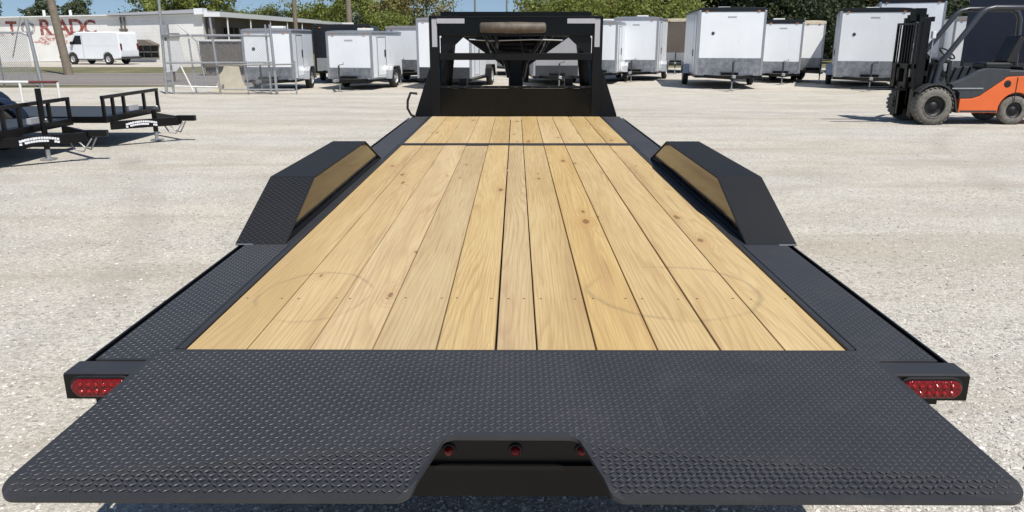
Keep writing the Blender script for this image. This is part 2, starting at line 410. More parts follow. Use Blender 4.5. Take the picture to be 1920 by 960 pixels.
class MB:
    """collects shapes of ONE part"""
    def __init__(self): self.v = []; self.f = []; self.sm = []
    def add(self, vs, fs, smooth=False):
        n = len(self.v)
        self.v += [tuple(p) for p in vs]
        self.f += [tuple(i + n for i in q) for q in fs]
        self.sm += [smooth] * len(fs)
        return self
    def box(self, x0, x1, y0, y1, z0, z1, rot=None, about=None):
        vs = [Vector((x, y, z)) for x in (x0, x1) for y in (y0, y1) for z in (z0, z1)]
        if rot is not None:
            c = Vector(about) if about else Vector(((x0 + x1) / 2, (y0 + y1) / 2, (z0 + z1) / 2))
            vs = [c + rot @ (p - c) for p in vs]
        return self.add(vs, [(0, 1, 3, 2), (4, 6, 7, 5), (0, 4, 5, 1), (2, 3, 7, 6), (0, 2, 6, 4), (1, 5, 7, 3)])
    def bar(self, a, b, w, h, up=(0, 0, 1)):
        a = Vector(a); b = Vector(b); d = (b - a).normalized(); up = Vector(up)
        s = d.cross(up)
        if s.length < 1e-4: s = d.cross(Vector((0, 1, 0)))
        s.normalize(); u = s.cross(d).normalized()
        vs = []
        for p in (a, b):
            for i, j in ((-1, -1), (1, -1), (1, 1), (-1, 1)):
                vs.append(p + s * (w / 2 * i) + u * (h / 2 * j))
        return self.add(vs, [(3, 2, 1, 0), (4, 5, 6, 7), (0, 1, 5, 4), (1, 2, 6, 5), (2, 3, 7, 6), (3, 0, 4, 7)])
    def tube(self, pts, r, n=8, caps=True):
        pts = [Vector(p) for p in pts]
        rs = r if isinstance(r, (list, tuple)) else [r] * len(pts)
        rings = []; ref = None
        for i, p in enumerate(pts):
            d = (pts[min(i + 1, len(pts) - 1)] - pts[max(i - 1, 0)]).normalized()
            if ref is None:
                ref = d.orthogonal().normalized()
            s = (ref - d * ref.dot(d)).normalized(); ref = s
            t = d.cross(s)
            rings.append([p + (s * math.cos(a) + t * math.sin(a)) * rs[i] for a in [2 * math.pi * k / n for k in range(n)]])
        vs = [q for g in rings for q in g]; fs = []
        for i in range(len(pts) - 1):
            for k in range(n):
                fs.append((i * n + k, i * n + (k + 1) % n, (i + 1) * n + (k + 1) % n, (i + 1) * n + k))
        self.add(vs, fs, True)
        if caps:
            self.add(rings[0][::-1], [tuple(range(n))]); self.add(rings[-1], [tuple(range(n))])
        return self
    def lathe(self, prof, axis='X', n=24, c=(0, 0, 0)):
        vs = []; c = Vector(c)
        for a, r in prof:
            for k in range(n):
                t = 2 * math.pi * k / n
                p = {'X': (a, r * math.cos(t), r * math.sin(t)), 'Y': (r * math.cos(t), a, r * math.sin(t)), 'Z': (r * math.cos(t), r * math.sin(t), a)}[axis]
                vs.append(c + Vector(p))
        fs = []
        for i in range(len(prof) - 1):
            for k in range(n):
                q = (i * n + k, i * n + (k + 1) % n, (i + 1) * n + (k + 1) % n, (i + 1) * n + k)
                fs.append(q if axis != 'Y' else q[::-1])
        return self.add(vs, fs, True)
    def prism(self, poly, a0, a1, axis='X'):
        """poly: 2-D outline in the plane across the axis: X -> (y,z), Y -> (x,z), Z -> (x,y)"""
        def P(q, a): return {'X': (a, q[0], q[1]), 'Y': (q[0], a, q[1]), 'Z': (q[0], q[1], a)}[axis]
        n = len(poly)
        vs = [P(q, a0) for q in poly] + [P(q, a1) for q in poly]
        fs = [tuple(range(n))[::-1], tuple(range(n, 2 * n))]
        fs += [(i, (i + 1) % n, n + (i + 1) % n, n + i) for i in range(n)]
        return self.add(vs, fs)
    def mesh(self, name, mat, fix=True):
        me = bpy.data.meshes.new(name)
        me.from_pydata(self.v, [], self.f)
        me.polygons.foreach_set('use_smooth', self.sm)
        if fix:
            bm = bmesh.new(); bm.from_mesh(me)
            bmesh.ops.recalc_face_normals(bm, faces=bm.faces)
            bm.to_mesh(me); bm.free()
        me.materials.append(MATS[mat])
        return me
    def build(self, name, mat, parent=None, bevel=0.0, seg=2, kind=None, fix=True):
        o = bpy.data.objects.new(name, self.mesh(name, mat, fix))
        C.objects.link(o)
        if parent is not None: o.parent = parent
        if kind: o['kind'] = kind
        if bevel:
            m = o.modifiers.new('edge', 'BEVEL'); m.width = bevel; m.segments = seg; m.limit_method = 'ANGLE'; m.angle_limit = R(40)
        return o
def box(*a, **k): return MB().box(*a, **k)

def share(o, parent, loc=None, name=None):
    c = o.copy(); C.objects.link(c); c.parent = parent
    if loc is not None: c.location = loc
    return c

# ------------------------------------------------------------------ the setting
def sheet(name, poly, z, mat):
    me = bpy.data.meshes.new(name)
    me.from_pydata([(x, y, z) for x, y in poly], [], [tuple(range(len(poly)))])
    me.materials.append(MATS[mat])
    o = bpy.data.objects.new(name, me); C.objects.link(o); o['kind'] = 'structure'
    return o
sheet('ground', [(-900, -300), (900, -300), (900, 1500), (-900, 1500)], -0.014, 'field_grass')
yard = [(-80, -60), (90, -60), (90, 46), (60, 45), (30, 44.5), (8, 45.5), (-8.9, 44), (-9.2, 39.0), (-9.0, 33), (-9.6, 28.2), (-14, 27.3), (-22, 26.9), (-40, 27.4), (-80, 27.1)]
sheet('gravel_yard', yard, 0.0, 'gravel')
sheet('road', [(-160, 28.6), (-9.7, 28.6), (-9.4, 33), (-9.6, 38.6), (-160, 38.6)], -0.006, 'asphalt')
for y in (28.95, 38.2):
    sheet('road_marking', [(-160, y), (-12, y), (-12, y + 0.11), (-160, y + 0.11)], -0.002, 'road_paint')
sheet('road_marking', [(-160, 33.5), (-14, 33.5), (-14, 33.62), (-160, 33.62)], -0.002, 'road_paint')
sheet('apron', [(-60, 46.5), (-19, 46.5), (-19, 55.6), (-60, 55.6)], -0.008, 'gravel')

def loose_gravel():
    rnd = random.Random(3)
    vs = []; fs = []
    def stone(x, y, s):
        n = len(vs)
        h = s * rnd.uniform(0.45, 0.8); a = rnd.uniform(0, 6.28)
        e = rnd.uniform(0.7, 1.3)
        for k in range(4):
            t = a + k * 1.5708 + rnd.uniform(-0.35, 0.35)
            q = s * rnd.uniform(0.75, 1.1)
            vs.append((x + math.cos(t) * q * e, y + math.sin(t) * q / e, h * rnd.uniform(0.1, 0.5)))
        vs.append((x + rnd.uniform(-.3, .3) * s, y + rnd.uniform(-.3, .3) * s, h))
        vs.append((x, y, -0.01))
        for k in range(4):
            fs.append((n + k, n + (k + 1) % 4, n + 4)); fs.append((n + (k + 1) % 4, n + k, n + 5))
    cnt = 0
    while cnt < 52000:
        y = 2.3 + (rnd.random() ** 2.0) * 16
        x = rnd.uniform(-0.78, 0.78) * (y + 0.6)
        if abs(x) < 0.9 and 3.2 < y < 12: continue
        d = 0.5 + 0.5 * math.sin(x * 1.7 + 1.3) * math.sin(y * 1.1 + x * 0.4)
        if rnd.random() > 0.35 + 0.65 * d: continue
        stone(x, y, 0.0035 + 0.0095 * rnd.random() ** 3 + (0.007 if rnd.random() < 0.012 else 0))
        cnt += 1
    me = bpy.data.meshes.new('loose_gravel'); me.from_pydata(vs, [], fs)
    me.materials.append(MATS['loose_stone'])
    o = bpy.data.objects.new('loose_gravel', me); C.objects.link(o)
    tag(o, 'small loose pale gravel stones scattered over the yard', 'gravel', kind='stuff')
loose_gravel()

# ------------------------------------------------------------------ gooseneck trailer in the foreground
DZ = 0.765
gt = empty('gooseneck_trailer', (0, 2.2, 0), 0, 'long black gooseneck flatbed trailer with new yellow plank deck filling the foreground', 'trailer')
def P(mb, name, mat, parent=gt, **k):
    """a part given in world metres, hung under the trailer"""
    o = mb.build(name, mat, parent, **k)
    if parent is gt: o.matrix_parent_inverse = Matrix.Translation((0, -2.2, 0))
    return o

def lug_field(origin, u, v, n, a0, a1, b0, b1, inside=None, pitch=0.0160, zf=None):
    O = Vector(origin); u = Vector(u).normalized(); v = Vector(v).normalized(); n = Vector(n).normalized()
    vs = []; fs = []
    L, W, H = 0.0088, 0.0026, 0.0011
    na = int((a1 - a0) / pitch); nb = int((b1 - b0) / pitch)
    for i in range(na):
        for j in range(nb):
            a = a0 + (i + 0.5) * (a1 - a0) / na; b = b0 + (j + 0.5) * (b1 - b0) / nb
            if inside and not inside(a, b): continue
            th = R(45) if (i + j) % 2 else R(-45)
            ca, sa = math.cos(th), math.sin(th)
            c = O + u * a + v * b
            if zf: c.z = zf(a, b)
            d = u * ca + v * sa; w = -u * sa + v * ca
            k = len(vs)
            vs.extend([c - d * L, c + w * W, c + d * L, c - w * W, c - d * L * 0.55 + n * H, c + d * L * 0.55 + n * H])
            fs.extend([(k, k + 4, k + 1), (k + 1, k + 5, k + 2), (k + 1, k + 4, k + 5), (k + 2, k + 5, k + 3), (k + 3, k + 4, k), (k + 3, k + 5, k + 4)])
    mb = MB(); mb.v = [tuple(q) for q in vs]; mb.f = fs; mb.sm = [False] * len(fs)
    return mb

# planks of the tilting bed and of the fixed front bed
PXS = [345, 459, 578, 697, 817, 929, 1007, 1119, 1234, 1352, 1473, 1588]
BX = [(p - 966.5) * (1.0115 / 621.5) for p in PXS]
rb = random.Random(11)
gaps = [0.003, 0.0038, 0.0036, 0.0040, 0.0045, 0.0075, 0.005, 0.005, 0.005, 0.0055, 0.005, 0.003]
for sec, (y0, y1) in enumerate(((2.178, 6.80), (6.915, 9.37))):
    for i in range(11):
        xa = BX[i] + gaps[i] / 2; xb = BX[i + 1] - gaps[i + 1] / 2
        dz = rb.uniform(-0.0015, 0.0015)
        ya = y0 + (rb.uniform(0, 0.004)); yb = y1 - rb.uniform(0, 0.006)
        if sec == 0 and i == 3: yb -= 0.03
        board = P(box(xa, xb, ya, yb, DZ - 0.038 + dz, DZ + dz), 'deck_board', 'deck_wood', bevel=0.0025, seg=2)
        rows = (2.66, 5.4) if sec == 0 else (7.9,)
        for ry in rows:
            for sx in (xa + 0.028, xb - 0.028):
                s = MB().lathe([(0, 0.0), (0.0006, 0.0045), (-0.004, 0.005)], 'Z', 8, (sx + rb.uniform(-.006, .006), ry + rb.uniform(-.004, .004), DZ + dz + 0.0006)).build('screw', 'screw_steel', board)
                s.matrix_parent_inverse = Matrix.Translation((0, -2.2, 0)) @ Matrix.Identity(4)
                s.matrix_parent_inverse = Matrix.Identity(4)

# frame of the bed
for s in (-1, 1):
    def B(x0, x1, *r): return box(min(s * x0, s * x1), max(s * x0, s * x1), *r)
    P(B(1.0135, 1.034, 2.178, 6.80, DZ - 0.06, DZ + 0.006), 'edge_angle', 'tread_plate', bevel=0.002)
    P(B(1.0135, 1.046, 6.915, 9.37, DZ - 0.06, DZ + 0.001), 'edge_angle', 'tread_plate', bevel=0.002)
    # tread-plate walkways
    for ya, yb in ((2.112, 3.44), (6.02, 9.42)):
        w = P(B(1.047, 1.252, ya, yb, DZ - 0.012, DZ - 0.003), 'side_plate', 'tread_plate', bevel=0.0015)
        P(lug_field((s * 1.1495, 0, DZ - 0.003), (1, 0, 0), (0, 1, 0), (0, 0, 1), -0.098, 0.098, ya + 0.01, yb - 0.01), 'tread_lugs', 'pale_lug', w, kind='stuff')
    P(B(1.036, 1.0705, 3.442, 6.018, DZ - 0.05, DZ - 0.004), 'inner_strip', 'tread_plate', bevel=0.0015)
    P(B(1.044, 1.10, 2.112, 9.42, 0.50, DZ - 0.052), 'side_beam', 'black_frame')
    P(B(1.10, 1.27, 2.112, 3.9, 0.62, DZ - 0.070), 'outrigger_channel', 'black_frame')
    P(B(1.10, 1.27, 6.0, 9.42, 0.62, DZ - 0.070), 'outrigger_channel', 'black_frame')
    # rub rail with its spacers
    for ya, yb in ((2.110, 3.50), (6.0, 9.40)):
        P(B(1.288, 1.298, ya, yb, 0.672, 0.748), 'rub_rail', 'black_frame', bevel=0.002)
        y = ya + 0.18
        while y < yb:
            P(B(1.254, 1.287, y, y + 0.055, 0.690, 0.738), 'stake_pocket', 'black_frame', bevel=0.003)
            y += 0.42
    # drive-over fender
    prof = [(3.43, DZ - 0.004), (4.03, 0.975), (5.47, 0.975), (6.08, DZ - 0.004)]
    inner = [(y, z - 0.007) for y, z in prof]
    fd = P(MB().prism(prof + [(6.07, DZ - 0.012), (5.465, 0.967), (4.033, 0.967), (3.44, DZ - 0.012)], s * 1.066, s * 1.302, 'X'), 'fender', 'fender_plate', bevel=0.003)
    for (ya, za), (yb, zb) in zip(prof[:-1], prof[1:]):
        ln = math.hypot(yb - ya, zb - za); v = ((yb - ya) / ln, (zb - za) / ln)
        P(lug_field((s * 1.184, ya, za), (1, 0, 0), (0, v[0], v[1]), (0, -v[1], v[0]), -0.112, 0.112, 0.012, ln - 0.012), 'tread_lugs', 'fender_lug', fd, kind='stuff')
    P(MB().prism([(3.47, DZ - 0.05), (3.47, DZ - 0.004), (4.045, 0.962), (5.455, 0.962), (6.03, DZ - 0.004), (6.03, DZ - 0.05)], s * 1.072, s * 1.080, 'X'), 'fender_side', 'fender_gloss', fd)
    P(MB().prism([(3.47, 0.56), (3.47, DZ - 0.012), (4.045, 0.962), (5.455, 0.962), (6.03, DZ - 0.012), (6.03, 0.56)], s * 1.292, s * 1.297, 'X'), 'fender_skirt', 'black_frame', fd)
    P(MB().bar((s * 1.215, 3.425, DZ - 0.001), (s * 1.298, 3.425, DZ - 0.001), 0.008, 0.004), 'weld_bead', 'galvanised', fd)
    # wheels under the fender
    for wy in (4.30, 5.20):
        wh = P(MB().lathe([(-0.105, 0.22), (-0.11, 0.30), (-0.10, 0.36), (-0.07, 0.385), (0.07, 0.385), (0.10, 0.36), (0.11, 0.30), (0.105, 0.22)], 'X', 28, (s * 1.175, wy, 0.385)), 'wheel', 'tyre')
        P(MB().lathe([(s * 0.10, 0.22), (s * 0.06, 0.20), (s * 0.05, 0.08), (s * 0.09, 0.06), (s * 0.09, 0.0)], 'X', 20, (s * 1.175, wy, 0.385)), 'rim', 'rim_grey', wh)
    # rear light box
    lb = P(B(0.93, 1.298, 2.02, 2.108, DZ - 0.087, DZ - 0.006), 'light_box', 'tread_plate', bevel=0.004)
    P(B(0.93, 1.296, 2.0165, 2.0195, DZ - 0.085, DZ - 0.010), 'dark_rear_cover', 'black_frame', lb)  # black cover added so the sun does not turn the rear face grey
    def oval(rx, rz, n=20):
        o = []
        for k in range(n * 2):
            t = math.pi * k / n
            o.append((math.copysign(max(0, rx - rz), math.cos(t)) + rz * math.cos(t), rz * math.sin(t)))
        return o
    cx, cz = s * 1.185, DZ - 0.044
    P(MB().prism([(cx + a, cz + b) for a, b in oval(0.092, 0.034)], 2.008, 2.0162, 'Y'), 'light_grommet', 'hose_black', lb, bevel=0.003)
    tl = P(MB().prism([(cx + a, cz + b) for a, b in oval(0.084, 0.0265)], 1.998, 2.009, 'Y'), 'tail_light', 'red_lens', lb, bevel=0.005, seg=3)
    for i in range(6):
        for j in (-1, 1):
            P(MB().lathe([(0.0, 0.0075), (-0.003, 0.006), (-0.0045, 0.0)], 'Y', 10, (cx + (i - 2.5) * 0.022, 1.9985, cz + j * 0.0105)), 'led', 'led_red', lb)
    # front riser of the neck
    P(B(0.905, 1.02, 9.375, 9.49, DZ - 0.004, 1.90), 'neck_upright', 'black_frame', bevel=0.006)
    P(MB().prism([(s * 1.02, DZ - 0.01), (s * 1.215, DZ - 0.01), (s * 1.215, DZ + 0.02), (s * 1.03, 1.32), (s * 1.02, 1.32)], 9.38, 9.47, 'Y'), 'riser_gusset', 'black_frame', bevel=0.004)
    P(B(0.925, 0.985, 9.3715, 9.3745, 1.575, 1.895), 'reflective_strip', 'tape_grey')
    P(B(0.60, 0.9235, 9.3575, 9.3605, 1.84, 1.895), 'reflective_strip', 'tape_grey')
    P(MB().bar((s * 0.90, 9.52, DZ), (s * 0.80, 9.62, 1.72), 0.10, 0.14), 'neck_strut', 'black_gloss', bevel=0.004)
    P(B(0.74, 0.90, 9.50, 9.58, 1.49, 1.68), 'strut_gusset', 'dark_guard', bevel=0.004)
    # neck arm running forward and inward to the coupler
    P(MB().bar((s * 0.82, 9.45, 1.80), (s * 0.30, 11.15, 1.80), 0.10, 0.22), 'neck_arm', 'black_frame', bevel=0.005)
    P(MB().prism([(s * 0.80, 1.735), (s * 0.02, 1.735), (s * 0.02, 1.22), (s * 0.17, 1.30)], 10.98, 11.02, 'Y'), 'coupler_gusset', 'black_frame')
    # landing leg of the neck
    P(B(0.60, 0.70, 9.64, 9.74, 0.28, 1.20), 'landing_leg', 'black_frame', bevel=0.004)
    P(B(0.55, 0.75, 9.60, 9.78, 0.26, 0.28), 'landing_foot', 'black_frame')
    # main beams below the bed
    P(B(0.44, 0.54, 2.30, 9.60, 0.36, 0.66), 'main_beam', 'black_frame')
for y in (3.1, 3.9, 4.75, 5.6, 6.86, 7.8, 8.7, 9.4):
    P(box(-1.04, 1.04, y - 0.03, y + 0.03, 0.60, 0.722), 'cross_member', 'black_frame')
for y in (4.30, 5.20):
    P(MB().tube([(-1.07, y, 0.385), (1.07, y, 0.385)], 0.055, 10), 'axle', 'black_frame')
P(box(-1.046, 1.046, 6.825, 6.895, DZ - 0.05, DZ + 0.008), 'deck_crossbar', 'tread_plate', bevel=0.004)

# tail plate with its notch, rounded corners and bent lip
def arc(cx, cy, r, a0, a1, n=6): return [(cx + r * math.cos(R(a0 + (a1 - a0) * k / n)), cy + r * math.sin(R(a0 + (a1 - a0) * k / n))) for k in range(n + 1)]
YT, YB, HW = 2.172, 1.418, 1.098
half = [(0.0, YT), (1.078, YT)] + arc(HW - 0.045, YB + 0.045, 0.045, 0, -90, 8) + arc(0.245, YB + 0.035, 0.035, -90, -165, 6)[:]
half += arc(0.135, 1.655 - 0.03, 0.03, 15, 90, 6) + [(0.0, 1.655)]
outline = half + [(-x, y) for x, y in half[::-1] if x > 1e-6]
def tail_z(y): return DZ + 0.004 - 0.010 * (YT - y) / (YT - YB) - max(0.0, 1.475 - y) * 0.24
def in_poly(x, y, poly=outline):
    c = False; n = len(poly); j = n - 1
    for i in range(n):
        xi, yi = poly[i]; xj, yj = poly[j]
        if (yi > y) != (yj > y) and x < (xj - xi) * (y - yi) / (yj - yi) + xi: c = not c
        j = i
    return c
me = bpy.data.meshes.new('tail_plate'); bm = bmesh.new()
f = bm.faces.new([bm.verts.new((x, y, 0)) for x, y in outline])
for yc in (1.475,):
    bmesh.ops.bisect_plane(bm, geom=bm.verts[:] + bm.edges[:] + bm.faces[:], plane_co=(0, yc, 0), plane_no=(0, 1, 0))
bmesh.ops.triangulate(bm, faces=bm.faces[:])
for v in bm.verts: v.co.z = tail_z(v.co.y)
r = bmesh.ops.extrude_face_region(bm, geom=bm.faces[:])
for v in [g for g in r['geom'] if isinstance(g, bmesh.types.BMVert)]: v.co.z -= 0.010
bmesh.ops.recalc_face_normals(bm, faces=bm.faces)
bm.to_mesh(me); bm.free(); me.materials.append(MATS['tread_plate'])
tail = bpy.data.objects.new('tail_plate', me); C.objects.link(tail); tail.parent = gt
tail.matrix_parent_inverse = Matrix.Translation((0, -2.2, 0))
tail.location.x = -0.009
def lug_ok(a, b): return all(in_poly(a + dx, b + dy) for dx, dy in ((0.012, 0), (-0.012, 0), (0, 0.012), (0, -0.012)))
lf = lug_field((0, 0, 0), (1, 0, 0), (0, 1, 0), (0, 0, 1), -HW, HW, YB, YT, lug_ok, 0.0160, lambda a, b: tail_z(b) + 0.0003)
P(lf, 'tread_lugs', 'pale_lug', tail, kind='stuff')
P(box(-1.05, 1.05, 2.10, 2.165, 0.60, DZ - 0.016), 'tail_beam', 'black_frame')
bump = P(box(-0.95, 0.95, 1.705, 1.78, 0.655, 0.742), 'rear_bumper', 'black_frame', bevel=0.004)
P(box(-0.95, 0.95, 1.690, 1.704, 0.650, 0.662), 'bumper_lip', 'black_frame', bump)
for x in (-0.165, 0.0, 0.165):
    P(MB().lathe([(-0.004, 0.018), (-0.010, 0.016), (-0.010, 0.012)], 'Y', 14, (x, 1.708, 0.700)), 'light_grommet', 'hose_black', bump)
    P(MB().lathe([(0.0, 0.0125), (-0.010, 0.012), (-0.017, 0.008), (-0.0195, 0.0)], 'Y', 14, (x, 1.702, 0.700)), 'marker_light', 'red_lens', bump)
for x in (-0.8, -0.3, 0.3, 0.8):
    P(box(x - 0.02, x + 0.02, 1.50, 2.10, 0.69, 0.745), 'tail_rib', 'black_frame')
P(box(-1.0, 1.0, 2.05, 2.10, 0.34, 0.60), 'notch_shade_plate', 'black_frame')  # added black plate standing in for the deep shade seen through the notch

# headboard and neck
P(box(-0.904, 0.904, 9.385, 9.40, DZ - 0.002, 1.095), 'headboard', 'black_gloss', bevel=0.002)
P(box(-0.904, 0.904, 9.376, 9.424, 1.097, 1.125), 'headboard_rail', 'black_frame', bevel=0.003)
P(box(-0.904, 0.904, 9.38, 9.46, 1.425, 1.505), 'neck_crossbar', 'black_frame', bevel=0.004)
P(box(-1.02, 1.02, 9.3615, 9.50, 1.902, 1.925), 'neck_top_plate', 'black_frame', bevel=0.003)
P(box(-0.904, 0.904, 9.3615, 9.46, 1.70, 1.90), 'neck_top_beam', 'black_gloss', bevel=0.006)
P(box(-0.885, 0.885, 9.40, 9.56, 1.927, 1.972), 'neck_roof_lip', 'black_gloss', bevel=0.005)
P(box(-0.72, 0.72, 9.56, 11.1, 1.90, 1.915), 'neck_deck', 'black_frame')
P(MB().lathe([(-0.42, 0.0), (-0.42, 0.042), (-0.40, 0.058), (0.0, 0.064), (0.33, 0.058), (0.35, 0.04), (0.35, 0.0)], 'X', 16, (0, 9.30, 1.792)), 'coupler_box_reflection', 'board_reflection_brown')  # rounded coupler box; reflected sky and planks are put into its brown colour
cp = P(box(-0.10, 0.10, 10.95, 11.17, 0.98, 1.72), 'coupler_tube', 'black_frame', bevel=0.012)
P(MB().tube([(0, 11.06, 0.99), (0, 11.06, 0.86)], 0.075, 14), 'coupler_socket', 'black_frame', cp)
for s in (-1, 1):
    pts = [(s * (0.12 + 0.30 * t), 10.95, 1.70 - 0.28 * math.sin(math.pi * t) - 0.02 * t) for t in [k / 14 for k in range(15)]]
    ch = MB()
    for k in range(14):
        a, b = Vector(pts[k]), Vector(pts[k + 1])
        ch.bar(a, b, 0.026 if k % 2 else 0.010, 0.010 if k % 2 else 0.026)
    P(ch, 'safety_chain', 'galvanised')
P(MB().tube([(-0.33, 9.34, 1.83), (-0.40, 9.32, 1.74), (-0.34, 9.32, 1.64), (-0.24, 9.35, 1.60), (-0.16, 9.5, 1.66)], 0.012, 8), 'wiring_loom', 'hose_black')
P(MB().tube([(-0.55, 9.36, 1.66), (-0.30, 9.37, 1.645), (0.2, 9.38, 1.66), (0.55, 9.37, 1.65)], 0.008, 6), 'brake_line', 'galvanised')
for s in (-1, 1):
    P(MB().prism([(s * 0.88, 1.70), (s * 0.60, 1.70), (s * 0.80, 1.52), (s * 0.88, 1.30)], 9.405, 9.425, 'Y'), 'corner_gusset', 'black_frame')
    P(MB().tube([(s * 0.38, 10.6, 1.72), (s * 0.14, 10.9, 1.35), (s * 0.10, 10.95, 1.15)], 0.028, 8), 'coupler_brace', 'black_frame')
P(MB().tube([(-0.24, 9.36, 1.70), (-0.22, 9.34, 1.62), (-0.225, 9.34, 1.56)], 0.022, 8), 'hanging_plug', 'hose_black')
P(MB().tube([(0.05, 10.6, 1.72), (0.10, 10.6, 1.5), (0.30, 10.5, 1.42), (0.42, 10.4, 1.62), (0.5, 10.2, 1.74)], 0.014, 8), 'breakaway_cable', 'hose_black')
for k in range(9):
    P(box(-0.80 + k * 0.2 - 0.02, -0.80 + k * 0.2 + 0.02, 9.372, 9.3755, 1.100, 1.122), 'rail_slot', 'hose_black')
P(MB().tube([(-0.30, 10.9, 1.60), (0.30, 10.9, 1.60)], 0.10, 12), 'spare_parts_tube', 'black_frame')
# loop of the jack handle beside the riser
P(MB().tube([(-1.17, 9.30, 1.04), (-1.25, 9.29, 1.05), (-1.285, 9.28, 0.96), (-1.29, 9.28, 0.87), (-1.25, 9.29, 0.79), (-1.20, 9.30, 0.77)], 0.015, 8), 'jack_handle', 'hose_black')

# ------------------------------------------------------------------ enclosed cargo trailers
def wheel_parts(parent, name, loc, r, w, side, tyre='tyre', rim='rim_grey', axis='X', n=22):
    """wheel (tyre) with its rim as a sub-part; side = direction the rim faces"""
    h = w / 2; ri = r * 0.56
    prof = [(-h * 0.9, ri), (-h, ri * 1.25), (-h * 0.95, r * 0.90), (-h * 0.68, r), (h * 0.68, r), (h * 0.95, r * 0.90), (h, ri * 1.25), (h * 0.9, ri)]
    wh = MB().lathe(prof, axis, n, loc).build(name, tyre, parent)
    s = side
    MB().lathe([(s * h * 0.9, ri), (s * h * 0.55, ri * 0.93), (s * h * 0.35, ri * 0.5), (s * h * 0.72, ri * 0.36), (s * h * 0.72, 0.0)], axis, 16, loc).build('rim', rim, wh)
    return wh

